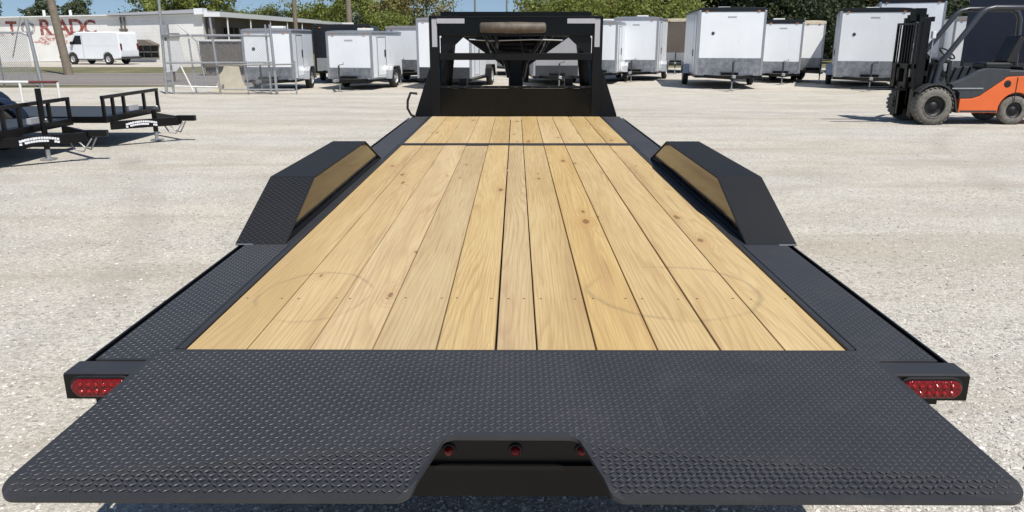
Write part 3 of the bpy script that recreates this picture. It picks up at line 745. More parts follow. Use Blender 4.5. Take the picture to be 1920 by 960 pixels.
def cargo_trailer(label, X, Y, yaw, W, L, z1, z0=0.36, skin='white_metal', guard='guard_plate', guard_h=0.52, trim='aluminium', roof='aluminium',
                  nose=0.0, door_side=1, latch=True, badge=True, dark_door=False, vent=True, group='enclosed cargo trailers parked across the yard', wheels=True, wheel_at=0.58):
    t = empty('cargo_trailer', (X, Y, 0), R(yaw), label, 'trailer', group)
    h = W / 2
    zr = z1 - 0.10
    box(-h, h, 0, L, z0 + 0.05, zr).build('body', skin, t, bevel=0.02)
    # rounded roof cap
    n = 7
    pr = [(-h - 0.012, zr + 0.003), (h + 0.012, zr + 0.003)] + [((h + 0.012) * math.cos(math.pi * k / (n + 1)), zr + 0.045 + 0.055 * math.sin(math.pi * k / (n + 1)) ** 0.6) for k in range(0, n + 2)]
    MB().prism(pr, -0.012, L + 0.012, 'Y').build('roof_cap', roof, t, bevel=0.006)
    # front: sheet, corner trims, stone guard
    box(-h + 0.075, h - 0.075, -0.006, -0.0005, z0 + guard_h, zr - 0.05).build('front_panel', skin, t)
    for s in (-1, 1):
        a, b = sorted((s * (h - 0.07), s * (h + 0.008)))
        box(a, b, -0.016, 0.05, z0 + 0.06, zr - 0.004).build('corner_trim', trim, t, bevel=0.012)
    box(-h + 0.072, h - 0.072, -0.012, -0.0005, z0 + 0.03, z0 + guard_h - 0.003).build('stone_guard', guard, t, bevel=0.003)
    box(-h - 0.010, h + 0.010, -0.020, L + 0.01, z0 - 0.03, z0 + 0.048).build('floor_frame', 'black_frame', t)
    box(-h + 0.07, h - 0.07, -0.018, -0.008, zr - 0.05, zr - 0.002).build('front_header', roof, t, bevel=0.004)
    # side skins: separate sheets
    for s in (-1, 1):
        m = max(2, round(L / 1.22)); step = (L - 0.14) / m
        for i in range(m):
            a, b = sorted((s * (h + 0.0005), s * (h + 0.006)))
            box(a, b, 0.07 + i * step + 0.004, 0.07 + (i + 1) * step - 0.004, z0 + 0.10, zr - 0.05).build('side_panel', skin, t, bevel=0.002)
        a, b = sorted((s * (h + 0.001), s * (h + 0.014)))
        box(a, b, 0.06, L - 0.06, zr - 0.048, zr - 0.002).build('roof_rail', trim, t)
        box(a, b, 0.06, L - 0.06, z0 + 0.05, z0 + 0.098).build('lower_rail', trim, t)
        wy = L * wheel_at
        if wheels:
            wheel_parts(t, 'wheel', (s * (h + 0.10), wy, 0.335), 0.335, 0.20, s)
            fp = [(wy - 0.52, z0 + 0.02), (wy - 0.42, 0.60), (wy - 0.30, 0.74), (wy + 0.30, 0.74), (wy + 0.42, 0.60), (wy + 0.52, z0 + 0.02), (wy + 0.49, z0 + 0.02), (wy + 0.40, 0.58), (wy + 0.29, 0.715), (wy - 0.29, 0.715), (wy - 0.40, 0.58), (wy - 0.49, z0 + 0.02)]
            MB().prism(fp, s * (h + 0.008), s * (h + 0.225), 'X').build('fender', 'aluminium' if guard == 'guard_plate' else 'black_frame', t)
        MB().box(*sorted((s * (h + 0.0145), s * (h + 0.030))), 0.30, 0.36, zr - 0.035, zr - 0.015).build('marker_light', 'amber_lens', t)
        box(s * (h - 0.25) - 0.04, s * (h - 0.25) + 0.04, -0.036, -0.0185, zr - 0.040, zr - 0.012).build('marker_light', 'amber_lens', t)
    # side door
    s = door_side; a, b = sorted((s * (h + 0.0065), s * (h + 0.022)))
    d0, d1 = 0.45, 1.20
    zt = zr - 0.12
    dr = box(a, b, d0, d1, z0 + 0.16, zt).build('side_door', 'window_dark' if dark_door else skin, t, bevel=0.006)
    fr = MB(); a2, b2 = sorted((s * (h + 0.0065), s * (h + 0.028)))
    fr.box(a2, b2, d0 - 0.035, d0 - 0.002, z0 + 0.13, zt + 0.03); fr.box(a2, b2, d1 + 0.002, d1 + 0.035, z0 + 0.13, zt + 0.03)
    fr.box(a2, b2, d0 - 0.002, d1 + 0.002, zt + 0.002, zt + 0.03)
    fr.build('door_frame', trim, dr)
    a3, b3 = sorted((s * (h + 0.0225), s * (h + 0.045)))
    box(a3, b3, d1 - 0.13, d1 - 0.05, 1.05, 1.28).build('door_latch', 'hose_black', dr)
    if latch:
        MB().lathe([(-0.0185, 0.055), (-0.030, 0.05), (-0.034, 0.02), (-0.034, 0.0)], 'Y', 12, (-h * 0.55, 0.01, z0 + (zr - z0) * 0.66)).build('vent_knob', 'dark_guard', t)
    if badge:
        box(-0.15, 0.13, -0.010, -0.0065, zr - 0.24, zr - 0.19).build('badge', 'tape_grey', t)
    if vent:
        box(-0.22, 0.22, L * 0.45, L * 0.45 + 0.40, z1 + 0.001, z1 + 0.085).build('roof_vent', 'rail_white', t, bevel=0.02)
    # tongue, jack, coupler
    tg = MB()
    tg.bar((-h * 0.72, 0.0, z0 + 0.02), (0.0, -1.10, z0 + 0.02), 0.06, 0.10)
    tg.bar((h * 0.72, 0.0, z0 + 0.02), (0.0, -1.10, z0 + 0.02), 0.06, 0.10)
    tg.build('tongue', 'black_frame', t)
    MB().box(-0.05, 0.05, -1.34, -1.06, z0 + 0.02, z0 + 0.11).build('coupler', 'galvanised', t, bevel=0.01)
    jk = MB().tube([(0.0, -0.92, 0.30), (0.0, -0.92, z0 + 0.52)], 0.030, 8).build('jack', 'dark_guard', t)
    MB().tube([(0.0, -0.92, 0.035), (0.0, -0.92, 0.30)], 0.022, 8).build('jack_leg', 'galvanised', jk)
    MB().box(-0.07, 0.07, -0.99, -0.85, 0.004, 0.03).build('jack_foot', 'galvanised', jk)
    MB().tube([(0.0, -0.92, z0 + 0.53), (0.09, -0.92, z0 + 0.55), (0.16, -0.92, z0 + 0.55), (0.16, -0.92, z0 + 0.62)], 0.010, 6).build('jack_crank', 'dark_guard', jk)
    box(-0.28, 0.28, -0.30, -0.10, z0 + 0.075, z0 + 0.16).build('battery_tray', 'black_frame', t)
    MB().tube([(-h - 0.02, L * wheel_at, 0.335), (h + 0.02, L * wheel_at, 0.335)], 0.035, 8).build('axle', 'black_frame', t)
    return t

cargo_trailer('tall white cargo trailer with black roof trim, biggest one right of the gooseneck', 7.13, 26.48, -7.07, 2.16, 4.83, 2.64, 0.40, roof='black_metal', guard_h=0.62, door_side=-1)
cargo_trailer('short white cargo trailer parked in front of the black one, left of the gooseneck', -5.46, 26.02, -10.95, 1.58, 2.91, 1.90, 0.30, guard_h=0.42, latch=False, door_side=1)
cargo_trailer('white cargo trailer standing behind the open pipe gate, leftmost of the trailers', -7.98, 25.5, 1.0, 1.60, 2.75, 1.96, 0.30, guard_h=0.46, latch=True, badge=False, door_side=1)
cargo_trailer('black cargo trailer looming behind the short white trailer', -6.44, 29.6, 5.74, 2.11, 4.37, 2.15, 0.42, skin='black_metal', guard='galvanised', trim='black_metal', roof='black_metal', latch=False, badge=False)
cargo_trailer('white cargo trailer with black stone guard seen through the left of the gooseneck', -2.39, 26.4, -8.76, 1.86, 4.8, 2.32, 0.30, guard='dark_guard', guard_h=0.42, latch=False, badge=False)
cargo_trailer('silver grey cargo trailer with black guard seen through the right of the gooseneck', 1.45, 28.11, 2.95, 1.65, 4.5, 1.97, 0.30, skin='silver_metal', guard='dark_guard', guard_h=0.42, latch=False, badge=False, door_side=-1)
cargo_trailer('white cargo trailer with round cream roof edge just right of the gooseneck', 4.75, 31.62, -16.33, 1.73, 3.61, 2.47, 0.30, guard_h=0.52, latch=False)
cargo_trailer('lower white cargo trailer with dark roof edge, in the gap right of the tallest trailer', 10.05, 30.1, -12.0, 1.44, 4.0, 2.32, 0.30, roof='black_metal', guard_h=0.5, latch=False)
cargo_trailer('white cargo trailer with black roof edge and side door, directly behind the forklift mast', 11.8, 26.4, -20.5, 2.18, 4.8, 2.62, 0.34, roof='black_metal', guard_h=0.58, door_side=-1)
cargo_trailer('tallest white cargo trailer peeking over the one behind the forklift mast', 15.2, 31.0, -22, 2.3, 5.2, 3.10, 0.42, roof='black_metal', door_side=-1, badge=False)
cargo_trailer('white cargo trailer half hidden behind the slanted forklift pillar', 15.9, 27.2, -24, 1.9, 4.2, 2.38, 0.38, roof='silver_metal', badge=False)
cargo_trailer('navy blue cargo trailer behind the forklift seat at the right edge', 13.20, 20.9, -32, 2.6, 5.0, 3.05, 0.50, skin='navy_metal', guard='dark_guard', trim='navy_metal', roof='navy_metal', badge=False, latch=False, vent=False)
cargo_trailer('off-white cargo trailer with open black doorway, squeezed between two white trailers', 11.35, 30.6, 4, 0.95, 3.6, 2.30, 0.40, skin='white_metal_b', roof='cream', dark_door=True, door_side=-1, badge=False, latch=False, vent=False)
cargo_trailer('slim white cargo trailer side showing right beside the gooseneck post', 3.10, 29.3, -14, 1.25, 4.0, 2.28, 0.36, badge=False, latch=False)
cargo_trailer('white cargo trailer showing behind the short white one, left of the gooseneck post', -4.10, 30.2, -12.0, 1.75, 4.2, 2.10, 0.34, roof='silver_metal', latch=False, badge=False)
cargo_trailer('small distant silver cargo trailer seen through the middle of the gooseneck', -0.35, 36.0, 0, 2.0, 4.0, 1.35, 0.36, skin='silver_metal', latch=False, badge=False, vent=False)
cargo_trailer('dark brown cargo trailer in the narrow gap left of the tallest trailer', 7.75, 38.5, -12, 1.25, 3.5, 2.55, 0.45, skin='brown_wall', guard='galvanised', trim='cream', roof='cream', badge=False, latch=False, vent=False)

# ------------------------------------------------------------------ forklift
def forklift():
    t = empty('forklift', (8.28, 16.08, 0), math.pi, 'orange and grey forklift truck with black mast, parked sideways at the right', 'forklift')
    # local frame: x forward (towards the mast), y towards the camera
    for s in (-1, 1):
        w = wheel_parts(t, 'front_wheel', (0.0, s * 0.50, 0.365), 0.365, 0.27, s, 'dusty_tyre', 'rim_dark', 'Y', 32)
        tr = MB()
        for k in range(26):
            a = 2 * math.pi * k / 26
            for q in (-1, 1):
                c = Vector((0.366 * math.cos(a + q * 0.06), s * 0.50 + q * 0.068, 0.365 + 0.366 * math.sin(a + q * 0.06)))
                tr.bar(c + Vector((0, -0.062, 0)), c + Vector((0, 0.062, 0)), 0.052, 0.010, up=(math.cos(a), 0, math.sin(a)))
        tr.build('tread_block', 'dusty_tyre', w)
        MB().lathe([(s * 0.136, 0.215), (s * 0.146, 0.225), (s * 0.136, 0.235)], 'Y', 28, (0, s * 0.50, 0.365)).build('bead_ring', 'dusty_tyre', w)
        w = wheel_parts(t, 'rear_wheel', (-1.64, s * 0.44, 0.285), 0.285, 0.19, s, 'dusty_tyre', 'rim_dark', 'Y', 28)
        tr = MB()
        for k in range(22):
            a = 2 * math.pi * k / 22
            c = Vector((0.29 * math.cos(a), s * 0.44, 0.285 + 0.29 * math.sin(a)))
            tr.bar(c + Vector((0, -0.085, 0)), c + Vector((0, 0.085, 0)), 0.04, 0.02, up=(math.cos(a), 0, math.sin(a)))
        tr.build('tread_block', 'dusty_tyre', w)
    # orange side frames
    for s in (-1, 1):
        pr = [(-0.52, 0.24), (-0.52, 0.51), (-0.75, 0.515), (-0.90, 0.56), (-1.36, 0.90), (-1.46, 0.935), (-2.30, 0.97), (-2.42, 0.90), (-2.45, 0.30), (-2.02, 0.27)]
        pr += [(-1.64 + 0.345 * math.cos(R(a)), 0.285 + 0.345 * math.sin(R(a))) for a in range(180, -1, -15)]
        pr += [(-1.30, 0.235)]
        a, b = sorted((s * 0.44, s * 0.55))
        p = MB().prism(pr, a, b, 'Y').build('side_frame', 'orange_paint', t, bevel=0.012)
        if s == 1:
            MB().lathe([(0.552, 0.072), (0.556, 0.06), (0.556, 0.0)], 'Y', 16, (-1.41, 0, 0.80)).build('filler_recess', 'hose_black', p)
            box(-1.60, -1.585, 0.5505, 0.556, 0.42, 0.93).build('panel_gap', 'hose_black', p)
            box(-1.28, -0.55, 0.5505, 0.5545, 0.25, 0.285).build('sill_dark_trim', 'dark_guard', p)  # dark strip along the lower edge of the side frame
        # front mudguard and grey flank
        fp = [(0.42, 0.36), (0.42, 0.50)] + [(0.445 * math.cos(R(a)), 0.365 + 0.445 * math.sin(R(a))) for a in range(40, 181, 14)] + [(-0.50, 0.24), (-0.47, 0.24)] + [(0.415 * math.cos(R(a)), 0.365 + 0.415 * math.sin(R(a))) for a in range(180, 39, -14)]
        a, b = sorted((s * 0.36, s * 0.60))
        MB().prism(fp[2:], a, b, 'Y').build('mudguard', 'dark_guard', t)
        a, b = sorted((s * 0.40, s * 0.535))
        MB().prism([(-0.30, 0.80), (-0.505, 0.62), (-0.505, 0.515), (-0.75, 0.52), (-0.90, 0.565), (-1.36, 0.905), (-1.45, 1.08), (-0.98, 1.10), (-0.80, 1.05), (-0.60, 0.92)], a, b, 'Y').build('flank_cover', 'grey_plastic', t, bevel=0.01)
        a, b = sorted((s * 0.5355, s * 0.55))
        box(-0.95, -0.34, a, b, 0.70, 0.725).build('step_edge', 'galvanised', t)
        # overhead guard legs
        MB().tube([(-0.02, s * 0.47, 0.80), (-0.08, s * 0.47, 1.20), (-0.50, s * 0.45, 1.80), (-0.72, s * 0.44, 2.12), (-0.82, s * 0.44, 2.20), (-0.98, s * 0.44, 2.235), (-1.85, s * 0.44, 2.235), (-1.98, s * 0.44, 2.18), (-2.05, s * 0.44, 2.05), (-2.12, s * 0.44, 0.97)], 0.052, 10).build('guard_leg', 'pillar_grey', t)
    for k in range(7):
        x = -0.95 - k * 0.15
        MB().box(x - 0.02, x + 0.02, -0.42, 0.42, 2.215, 2.245).build('guard_slat', 'pillar_grey', t)
    box(-1.44, -0.40, -0.43, 0.43, 0.24, 0.56).build('chassis', 'dark_guard', t)
    MB().prism([(-1.30, 0.55), (-1.30, 1.06), (-2.2, 1.06), (-2.2, 0.55)], -0.43, 0.43, 'Y').build('engine_hood', 'grey_plastic', t, bevel=0.03)
    MB().prism([(-2.05, 0.28), (-2.05, 0.99), (-2.35, 1.05), (-2.62, 0.90), (-2.66, 0.40), (-2.5, 0.28)], -0.54, 0.54, 'Y').build('counterweight', 'orange_paint', t, bevel=0.05, seg=3)
    MB().prism([(0.10, 0.62), (0.02, 1.18), (-0.16, 1.22), (-0.30, 0.72), (-0.34, 0.60)], -0.42, 0.42, 'Y').build('cowl', 'grey_plastic', t, bevel=0.03)
    box(-1.2, -0.2, -0.42, 0.42, 0.57, 0.61).build('floor_plate', 'dark_guard', t)
    st = MB().box(-1.62, -1.10, -0.25, 0.25, 1.065, 1.20).build('seat', 'seat_vinyl', t, bevel=0.04, seg=3)
    MB().prism([(-1.55, 1.19), (-1.50, 1.22), (-1.70, 1.72), (-1.80, 1.72), (-1.70, 1.19)], -0.24, 0.24, 'Y').build('backrest', 'seat_vinyl', st, bevel=0.03, seg=3)
    MB().tube([(-0.20, 0, 1.15), (-0.42, 0, 1.36)], 0.03, 8).build('steering_column', 'dark_guard', t)
    ring = []
    cc = Vector((-0.43, 0, 1.37)); ax = Vector((-0.62, 0, 0.78)).normalized(); u = Vector((0, 1, 0)); v = ax.cross(u)
    for k in range(25):
        a = 2 * math.pi * k / 24; ring.append(cc + (u * math.cos(a) + v * math.sin(a)) * 0.17)
    MB().tube(ring, 0.014, 6, False).build('steering_wheel', 'hose_black', t)
    for k, yy in enumerate((0.22, 0.30, 0.38)):
        MB().tube([(-0.22, -yy, 1.15), (-0.33, -yy, 1.38)], 0.010, 6).build('lever', 'galvanised', t)
    MB().tube([(-1.75, -0.36, 1.06), (-1.78, -0.36, 1.55)], 0.035, 8).build('exhaust_pipe', 'galvanised', t)
    gb = MB().tube([(-2.34, -0.28, 1.17), (-2.34, 0.40, 1.17)], 0.15, 16).build('gas_bottle', 'galvanised', t)
    # mast
    for s in (-1, 1):
        a, b = sorted((s * 0.30, s * 0.40))
        MB().box(0.18, 0.34, a, b, 0.10, 2.06).build('outer_mast_channel', 'black_frame', t, bevel=0.008)
        a, b = sorted((s * 0.215, s * 0.297))
        MB().box(0.20, 0.33, a, b, 0.14, 2.12).build('inner_mast_channel', 'black_gloss', t, bevel=0.006)
        MB().tube([(0.15, s * 0.26, 0.2), (0.15, s * 0.26, 1.95)], 0.035, 10).build('lift_cylinder', 'black_gloss', t)
        MB().tube([(0.15, s * 0.26, 1.2), (0.15, s * 0.26, 2.05)], 0.022, 10).build('cylinder_rod', 'galvanised', t)
        MB().bar((0.20, s * 0.38, 1.35), (-0.22, s * 0.44, 0.95), 0.07, 0.07).build('tilt_cylinder', 'black_frame', t)
        # forks, raised a little
        fk = MB()
        fk.prism([(0.44, 0.655), (1.52, 0.675), (1.52, 0.685), (0.48, 0.70), (0.48, 1.16), (0.44, 1.16)], s * 0.24 - 0.05, s * 0.24 + 0.05, 'Y')
        fk.build('fork', 'black_frame', t)
        hp = [(0.12, s * 0.12, 0.7), (0.10, s * 0.13, 1.3), (0.12, s * 0.12, 1.9), (0.20, s * 0.10, 2.10), (0.26, s * 0.10, 1.95), (0.27, s * 0.10, 1.2)]
        MB().tube(hp, 0.014, 6).build('hydraulic_hose', 'hose_black', t)
        MB().box(0.10, 0.17, *sorted((s * 0.41, s * 0.50)), 1.66, 1.80).build('work_light', 'clear_lens', t, bevel=0.012)
        MB().tube([(0.13, s * 0.45, 1.20), (0.13, s * 0.45, 1.66)], 0.014, 6).build('light_bracket', 'galvanised', t)
    for z in (0.25, 0.95, 1.98):
        MB().box(0.12, 0.178, -0.40, 0.40, z, z + 0.09).build('mast_crossbar', 'black_frame', t)
    MB().box(0.10, 0.118, -0.38, 0.38, 0.32, 1.30).build('mast_plate', 'black_frame', t)
    for k in range(5):
        y = -0.18 + k * 0.09
        MB().tube([(0.09, y, 0.75), (0.075, y + 0.01, 1.3), (0.09, y, 1.85), (0.16, y, 2.02)], 0.012, 6).build('hydraulic_hose', 'hose_black', t)
    MB().box(-0.30, -0.05, -0.40, 0.40, 1.19, 1.26).build('dash_panel', 'hose_black', t, bevel=0.02)
    MB().box(-0.36, -0.30, 0.30, 0.36, 0.80, 1.24).build('grab_handle', 'hose_black', t)
    MB().box(-2.05, -1.75, -0.40, 0.40, 1.065, 1.12).build('hood_cover', 'hose_black', t, bevel=0.02)
    MB().box(0.16, 0.36, -0.14, 0.14, 1.98, 2.24).build('mast_head', 'black_gloss', t, bevel=0.015)
    for y in (-0.05, 0.05):
        MB().bar((0.25, y, 0.9), (0.25, y, 1.98), 0.03, 0.015).build('lift_chain', 'galvanised', t)
    for z in (0.72, 1.08):
        MB().box(0.37, 0.435, -0.46, 0.46, z, z + 0.10).build('carriage_plate', 'black_frame', t, bevel=0.006)
    fr = MB()
    for s in (-1, 1): fr.box(0.39, 0.43, *sorted((s * 0.42, s * 0.46)), 0.82, 1.96)
    fr.box(0.39, 0.43, -0.42, 0.42, 1.92, 1.96)
    bk = fr.build('load_backrest', 'black_frame', t)
    for k in range(7):
        y = -0.33 + k * 0.11
        MB().box(0.398, 0.422, y - 0.012, y + 0.012, 1.185, 1.918).build('backrest_bar', 'black_frame', bk)
forklift()

# ------------------------------------------------------------------ black utility trailers at the left
def utility_trailer(label, X, Y, W=1.9, L=3.6, tall_jack=True, wx=-1.25):
    t = empty('utility_trailer', (X, Y, 0), 0, label, 'trailer', 'open utility trailers parked at the left')
    h = W / 2; zd = 0.50
    # bed frame
    fr = MB(); fr.box(-0.06, 0.0, -h, h, zd - 0.10, zd); fr.box(-L, -L + 0.06, -h, h, zd - 0.10, zd)
    fr.box(-L + 0.06, -0.06, -h, -h + 0.06, zd - 0.10, zd); fr.box(-L + 0.06, -0.06, h - 0.06, h, zd - 0.10, zd)
    fr.build('bed_frame', 'black_frame', t, bevel=0.004)
    n = 10; step = (W - 0.13) / n
    for i in range(n):
        y = -h + 0.065 + i * step
        box(-L + 0.065, -0.065, y + 0.004, y + step - 0.004, zd - 0.045, zd - 0.005).build('floor_board', 'grey_plastic', t)
    # rails: posts are parts of their own
    zr = 0.815
    rl = MB(); rl.box(-0.055, -0.005, -h, h, zr - 0.05, zr)
    rl.build('top_rail', 'black_frame', t, bevel=0.004)
    for y in (-h + 0.025, -h + 0.32, -0.28, 0.42, h - 0.025):
        box(-0.05, -0.01, y - 0.025, y + 0.025, zd, zr - 0.05).build('rail_post', 'black_frame', t)
    for s in (-1, 1):
        wheel_parts(t, 'wheel', (wx, s * (h + 0.14), 0.33), 0.33, 0.20, s, axis='Y')
        cx = wx
        fp = [(cx + 0.44 * math.cos(R(a)), 0.36 + 0.43 * math.sin(R(a))) for a in range(10, 171, 16)] + [(cx + 0.42 * math.cos(R(a)), 0.36 + 0.41 * math.sin(R(a))) for a in range(170, 9, -16)]
        MB().prism(fp, *sorted((s * (h + 0.01), s * (h + 0.27))), 'Y').build('fender', 'blue_cover', t)
        # tongue arm
        MB().bar((-0.05, s * (h - 0.20), zd - 0.16), (0.72, s * 0.05, zd - 0.16), 0.06, 0.13).build('tongue_arm', 'black_frame', t, bevel=0.004)
    MB().tube([(wx, -h - 0.02, 0.33), (wx, h + 0.02, 0.33)], 0.035, 8).build('axle', 'black_frame', t)
    MB().box(0.68, 1.00, -0.045, 0.045, zd - 0.16, zd - 0.07).build('coupler', 'black_frame', t, bevel=0.012)
    # white print on the arm that faces the camera: arched row of blocks
    a0 = Vector((-0.05, -(h - 0.20), zd - 0.16)); a1 = Vector((0.72, -0.05, zd - 0.16))
    d = (a1 - a0).normalized(); nrm = Vector((d.y, -d.x, 0)); pr = MB(); rr = random.Random(5)
    c0 = a0.lerp(a1, 0.44) + nrm * 0.0320
    for k in range(15):
        u = (k - 7) * 0.032; top = 0.050 - 0.00062 * (k - 7) ** 2
        for z0_, z1_ in ((top - 0.030, top), (top - 0.068, top - 0.040)):
            if rr.random() < 0.10: continue
            w = 0.012 + rr.random() * 0.005
            p0 = c0 + d * (u - w); p1 = c0 + d * (u + w)
            pr.add([(p0.x, p0.y, p0.z + z0_), (p1.x, p1.y, p1.z + z0_), (p1.x, p1.y, p1.z + z1_), (p0.x, p0.y, p0.z + z1_)], [(0, 1, 2, 3)])
    pr.build('emblem', 'print_white', t)
    jx = 0.10 if tall_jack else 0.30
    jk = MB().tube([(jx, 0.02, 0.16), (jx, 0.02, zd + (0.50 if tall_jack else 0.02))], 0.040, 10).build('jack', 'black_frame', t)
    MB().tube([(jx, 0.02, 0.03), (jx, 0.02, 0.30)], 0.030, 10).build('jack_leg', 'galvanised', jk)
    MB().box(jx - 0.08, jx + 0.08, -0.06, 0.10, 0.004, 0.03).build('jack_foot', 'galvanised', jk)
    MB().tube([(jx, 0.02, zd + 0.04), (jx + 0.10, -0.03, zd + 0.05), (jx + 0.12, -0.10, zd + 0.09)], 0.012, 6).build('jack_crank', 'galvanised', jk)
    for s in (-1, 1):
        MB().tube([(0.50, s * 0.09, zd - 0.22), (0.58, s * 0.12, zd - 0.33), (0.68, s * 0.10, zd - 0.36), (0.80, s * 0.06, zd - 0.18)], 0.012, 6).build('safety_chain', 'galvanised', t)
    box(-0.04, 0.02, -0.12, 0.10, zd + 0.02, zd + 0.10).build('wiring_plug', 'tape_grey', t)
utility_trailer('black open utility trailer cut by the left edge, nearest of the two', -6.75, 10.85)
utility_trailer('black open utility trailer with empty rail, farther of the two at the left', -6.36, 12.97, L=4.4, tall_jack=False, wx=-3.2)

# ------------------------------------------------------------------ building, van and street at the far left
def building():
    t = empty('warehouse', (-29, 56, 0), 0, 'low white metal-sided warehouse with faded red wall lettering across the road', 'building')
    def Q(mb, name, mat, parent=t, **k):
        o = mb.build(name, mat, parent, **k)
        if parent is t: o.matrix_parent_inverse = Matrix.Translation((29, -56, 0))
        return o
    yf = 56.0
    wall = Q(MB().prism([(-48, -0.02), (-21.9, -0.02), (-21.9, 3.28), (-28.4, 3.10), (-28.45, 3.12), (-48, 2.74)], yf, 92.0, 'Y'), 'wall', 'siding')
    Q(box(-48.1, -28.3, yf - 0.25, yf + 0.4, 0, 0.12, rot=Matrix.Rotation(R(-0.9), 3, 'Y'), about=(-28.3, yf, 0)), 'footing', 'concrete')
    Q(MB().prism([(-48.2, 2.745), (-28.40, 3.125), (-28.40, 3.20), (-48.2, 2.82)], yf - 0.30, 92, 'Y'), 'eave', 'white_metal_b')
    Q(MB().prism([(-28.38, 3.13), (-22.3, 3.29), (-22.3, 3.55), (-28.38, 3.25)], yf - 0.35, 92, 'Y'), 'roof_edge', 'tape_grey')
    Q(MB().prism([(-22.29, 3.20), (-21.70, 3.22), (-21.70, 3.62), (-22.29, 3.60)], yf - 0.40, yf + 0.5, 'Y'), 'corner_block', 'white_metal')
    # recessed shopfront under an awning
    Q(MB().prism([(-27.0, 1.52), (-25.75, 1.52), (-25.1, 1.20), (-25.1, 1.13), (-27.0, 1.13)], yf - 0.9, yf - 0.02, 'Y'), 'awning', 'brown_steel')
    w = Q(box(-26.85, -25.2, yf - 0.06, yf - 0.01, 0.30, 1.13), 'shop_window', 'window_dark')
    for k in range(4): Q(box(-26.80 + k * 0.52, -26.74 + k * 0.52, yf - 0.085, yf - 0.061, 0.30, 1.13), 'mullion', 'brown_steel', w)
    Q(box(-26.85, -25.2, yf - 0.085, yf - 0.061, 0.66, 0.72), 'transom', 'tape_grey', w)
    # pipes and meters on the wall
    for x in (-27.6, -27.35):
        Q(MB().tube([(x, yf - 0.06, 1.9), (x, yf - 0.06, 3.05)], 0.06, 6), 'wall_pipe', 'brown_steel')
    Q(box(-27.75, -27.2, yf - 0.14, yf - 0.01, 2.12, 2.26), 'meter_box', 'brown_steel')
    Q(MB().tube([(-24.6, yf - 0.1, 1.4), (-24.6, yf - 0.1, 2.4), (-24.75, yf - 0.1, 2.6)], 0.07, 6), 'wall_pipe', 'brown_steel')
    Q(box(-24.5, -23.6, yf - 0.6, yf - 0.01, 1.72, 1.95), 'window_hood', 'brown_steel')
    # the long brown flank behind, its white fascia running off to the right
    Q(box(-21.69, -21.2, 56.3, 118, 0, 3.05), 'flank_wall', 'brown_wall')
    Q(box(-21.95, -20.6, 55.9, 120, 3.06, 3.36), 'fascia', 'white_metal_b')
    for k in range(9):
        y = 58 + k * 6.2
        f = Q(box(-21.195, -21.14, y, y + 3.6, 1.6, 2.35), 'flank_window', 'window_dark')
        Q(box(-21.139, -21.10, y + 1.75, y + 1.85, 1.6, 2.35), 'mullion', 'brown_steel', f)
    for k in range(12):
        y = 57.5 + k * 5
        Q(MB().tube([(-20.7, y, 0), (-20.7, y, 3.06)], 0.06, 6), 'porch_post', 'rail_white')
    Q(box(-20.9, -15.5, 118.5, 119, 0, 3.1), 'end_wall', 'white_metal')
    # roof vents
    for x in (-33.8, -31.9): Q(MB().tube([(x, 57.5, 2.95), (x, 57.5, 3.55)], 0.10, 8), 'roof_vent', 'rail_white')
    Q(box(-16.6, -15.8, 90, 91, 3.37, 4.1), 'roof_unit', 'tape_grey')
    # painted letters, flat on the wall
    for ch, x, mat, sc in (('T', -35.35, 'faded_red', 1.0), ('O', -34.2, 'faded_grey', 1.0), ('R', -33.0, 'faded_red', 1.15), ('A', -31.75, 'faded_red', 1.15), ('D', -30.8, 'faded_red', 1.15), ('C', -29.85, 'faded_red', 1.05)):
        cu = bpy.data.curves.new('wall_letter', 'FONT'); cu.body = ch; cu.size = 1.25 * sc; cu.align_x = 'CENTER'; cu.extrude = 0.004; cu.offset = 0.035
        tmp = bpy.data.objects.new('wall_letter', cu); C.objects.link(tmp)
        dg = bpy.context.evaluated_depsgraph_get(); dg.update()
        me = bpy.data.meshes.new_from_object(tmp.evaluated_get(dg)); bpy.data.objects.remove(tmp)
        me.name = 'wall_letter'; me.materials.clear(); me.materials.append(MATS[mat])
        me.transform(Matrix.Translation((x, yf - 0.012, 1.86 + (x + 36) * 0.012 - 0.15 * (sc - 1))) @ Matrix.Rotation(R(90), 4, 'X'))
        o = bpy.data.objects.new('wall_letter', me); C.objects.link(o); o.parent = t
        o.matrix_parent_inverse = Matrix.Translation((29, -56, 0))
    # blotches of peeled paint under the letters
    rr = random.Random(9)
    for k in range(26):
        x = rr.gauss(-32.6, 1.2); z = rr.uniform(1.25, 2.0); w_ = rr.uniform(0.12, 0.45); h_ = rr.uniform(0.06, 0.22)
        pts = [(x + w_ * math.cos(a) * rr.uniform(0.6, 1.1), z + h_ * math.sin(a) * rr.uniform(0.6, 1.1)) for a in [2 * math.pi * q / 9 for q in range(9)]]
        Q(MB().prism(pts, yf - 0.008 - k * 0.0001, yf - 0.002, 'Y'), 'paint_blotch', 'faded_pink')
building()

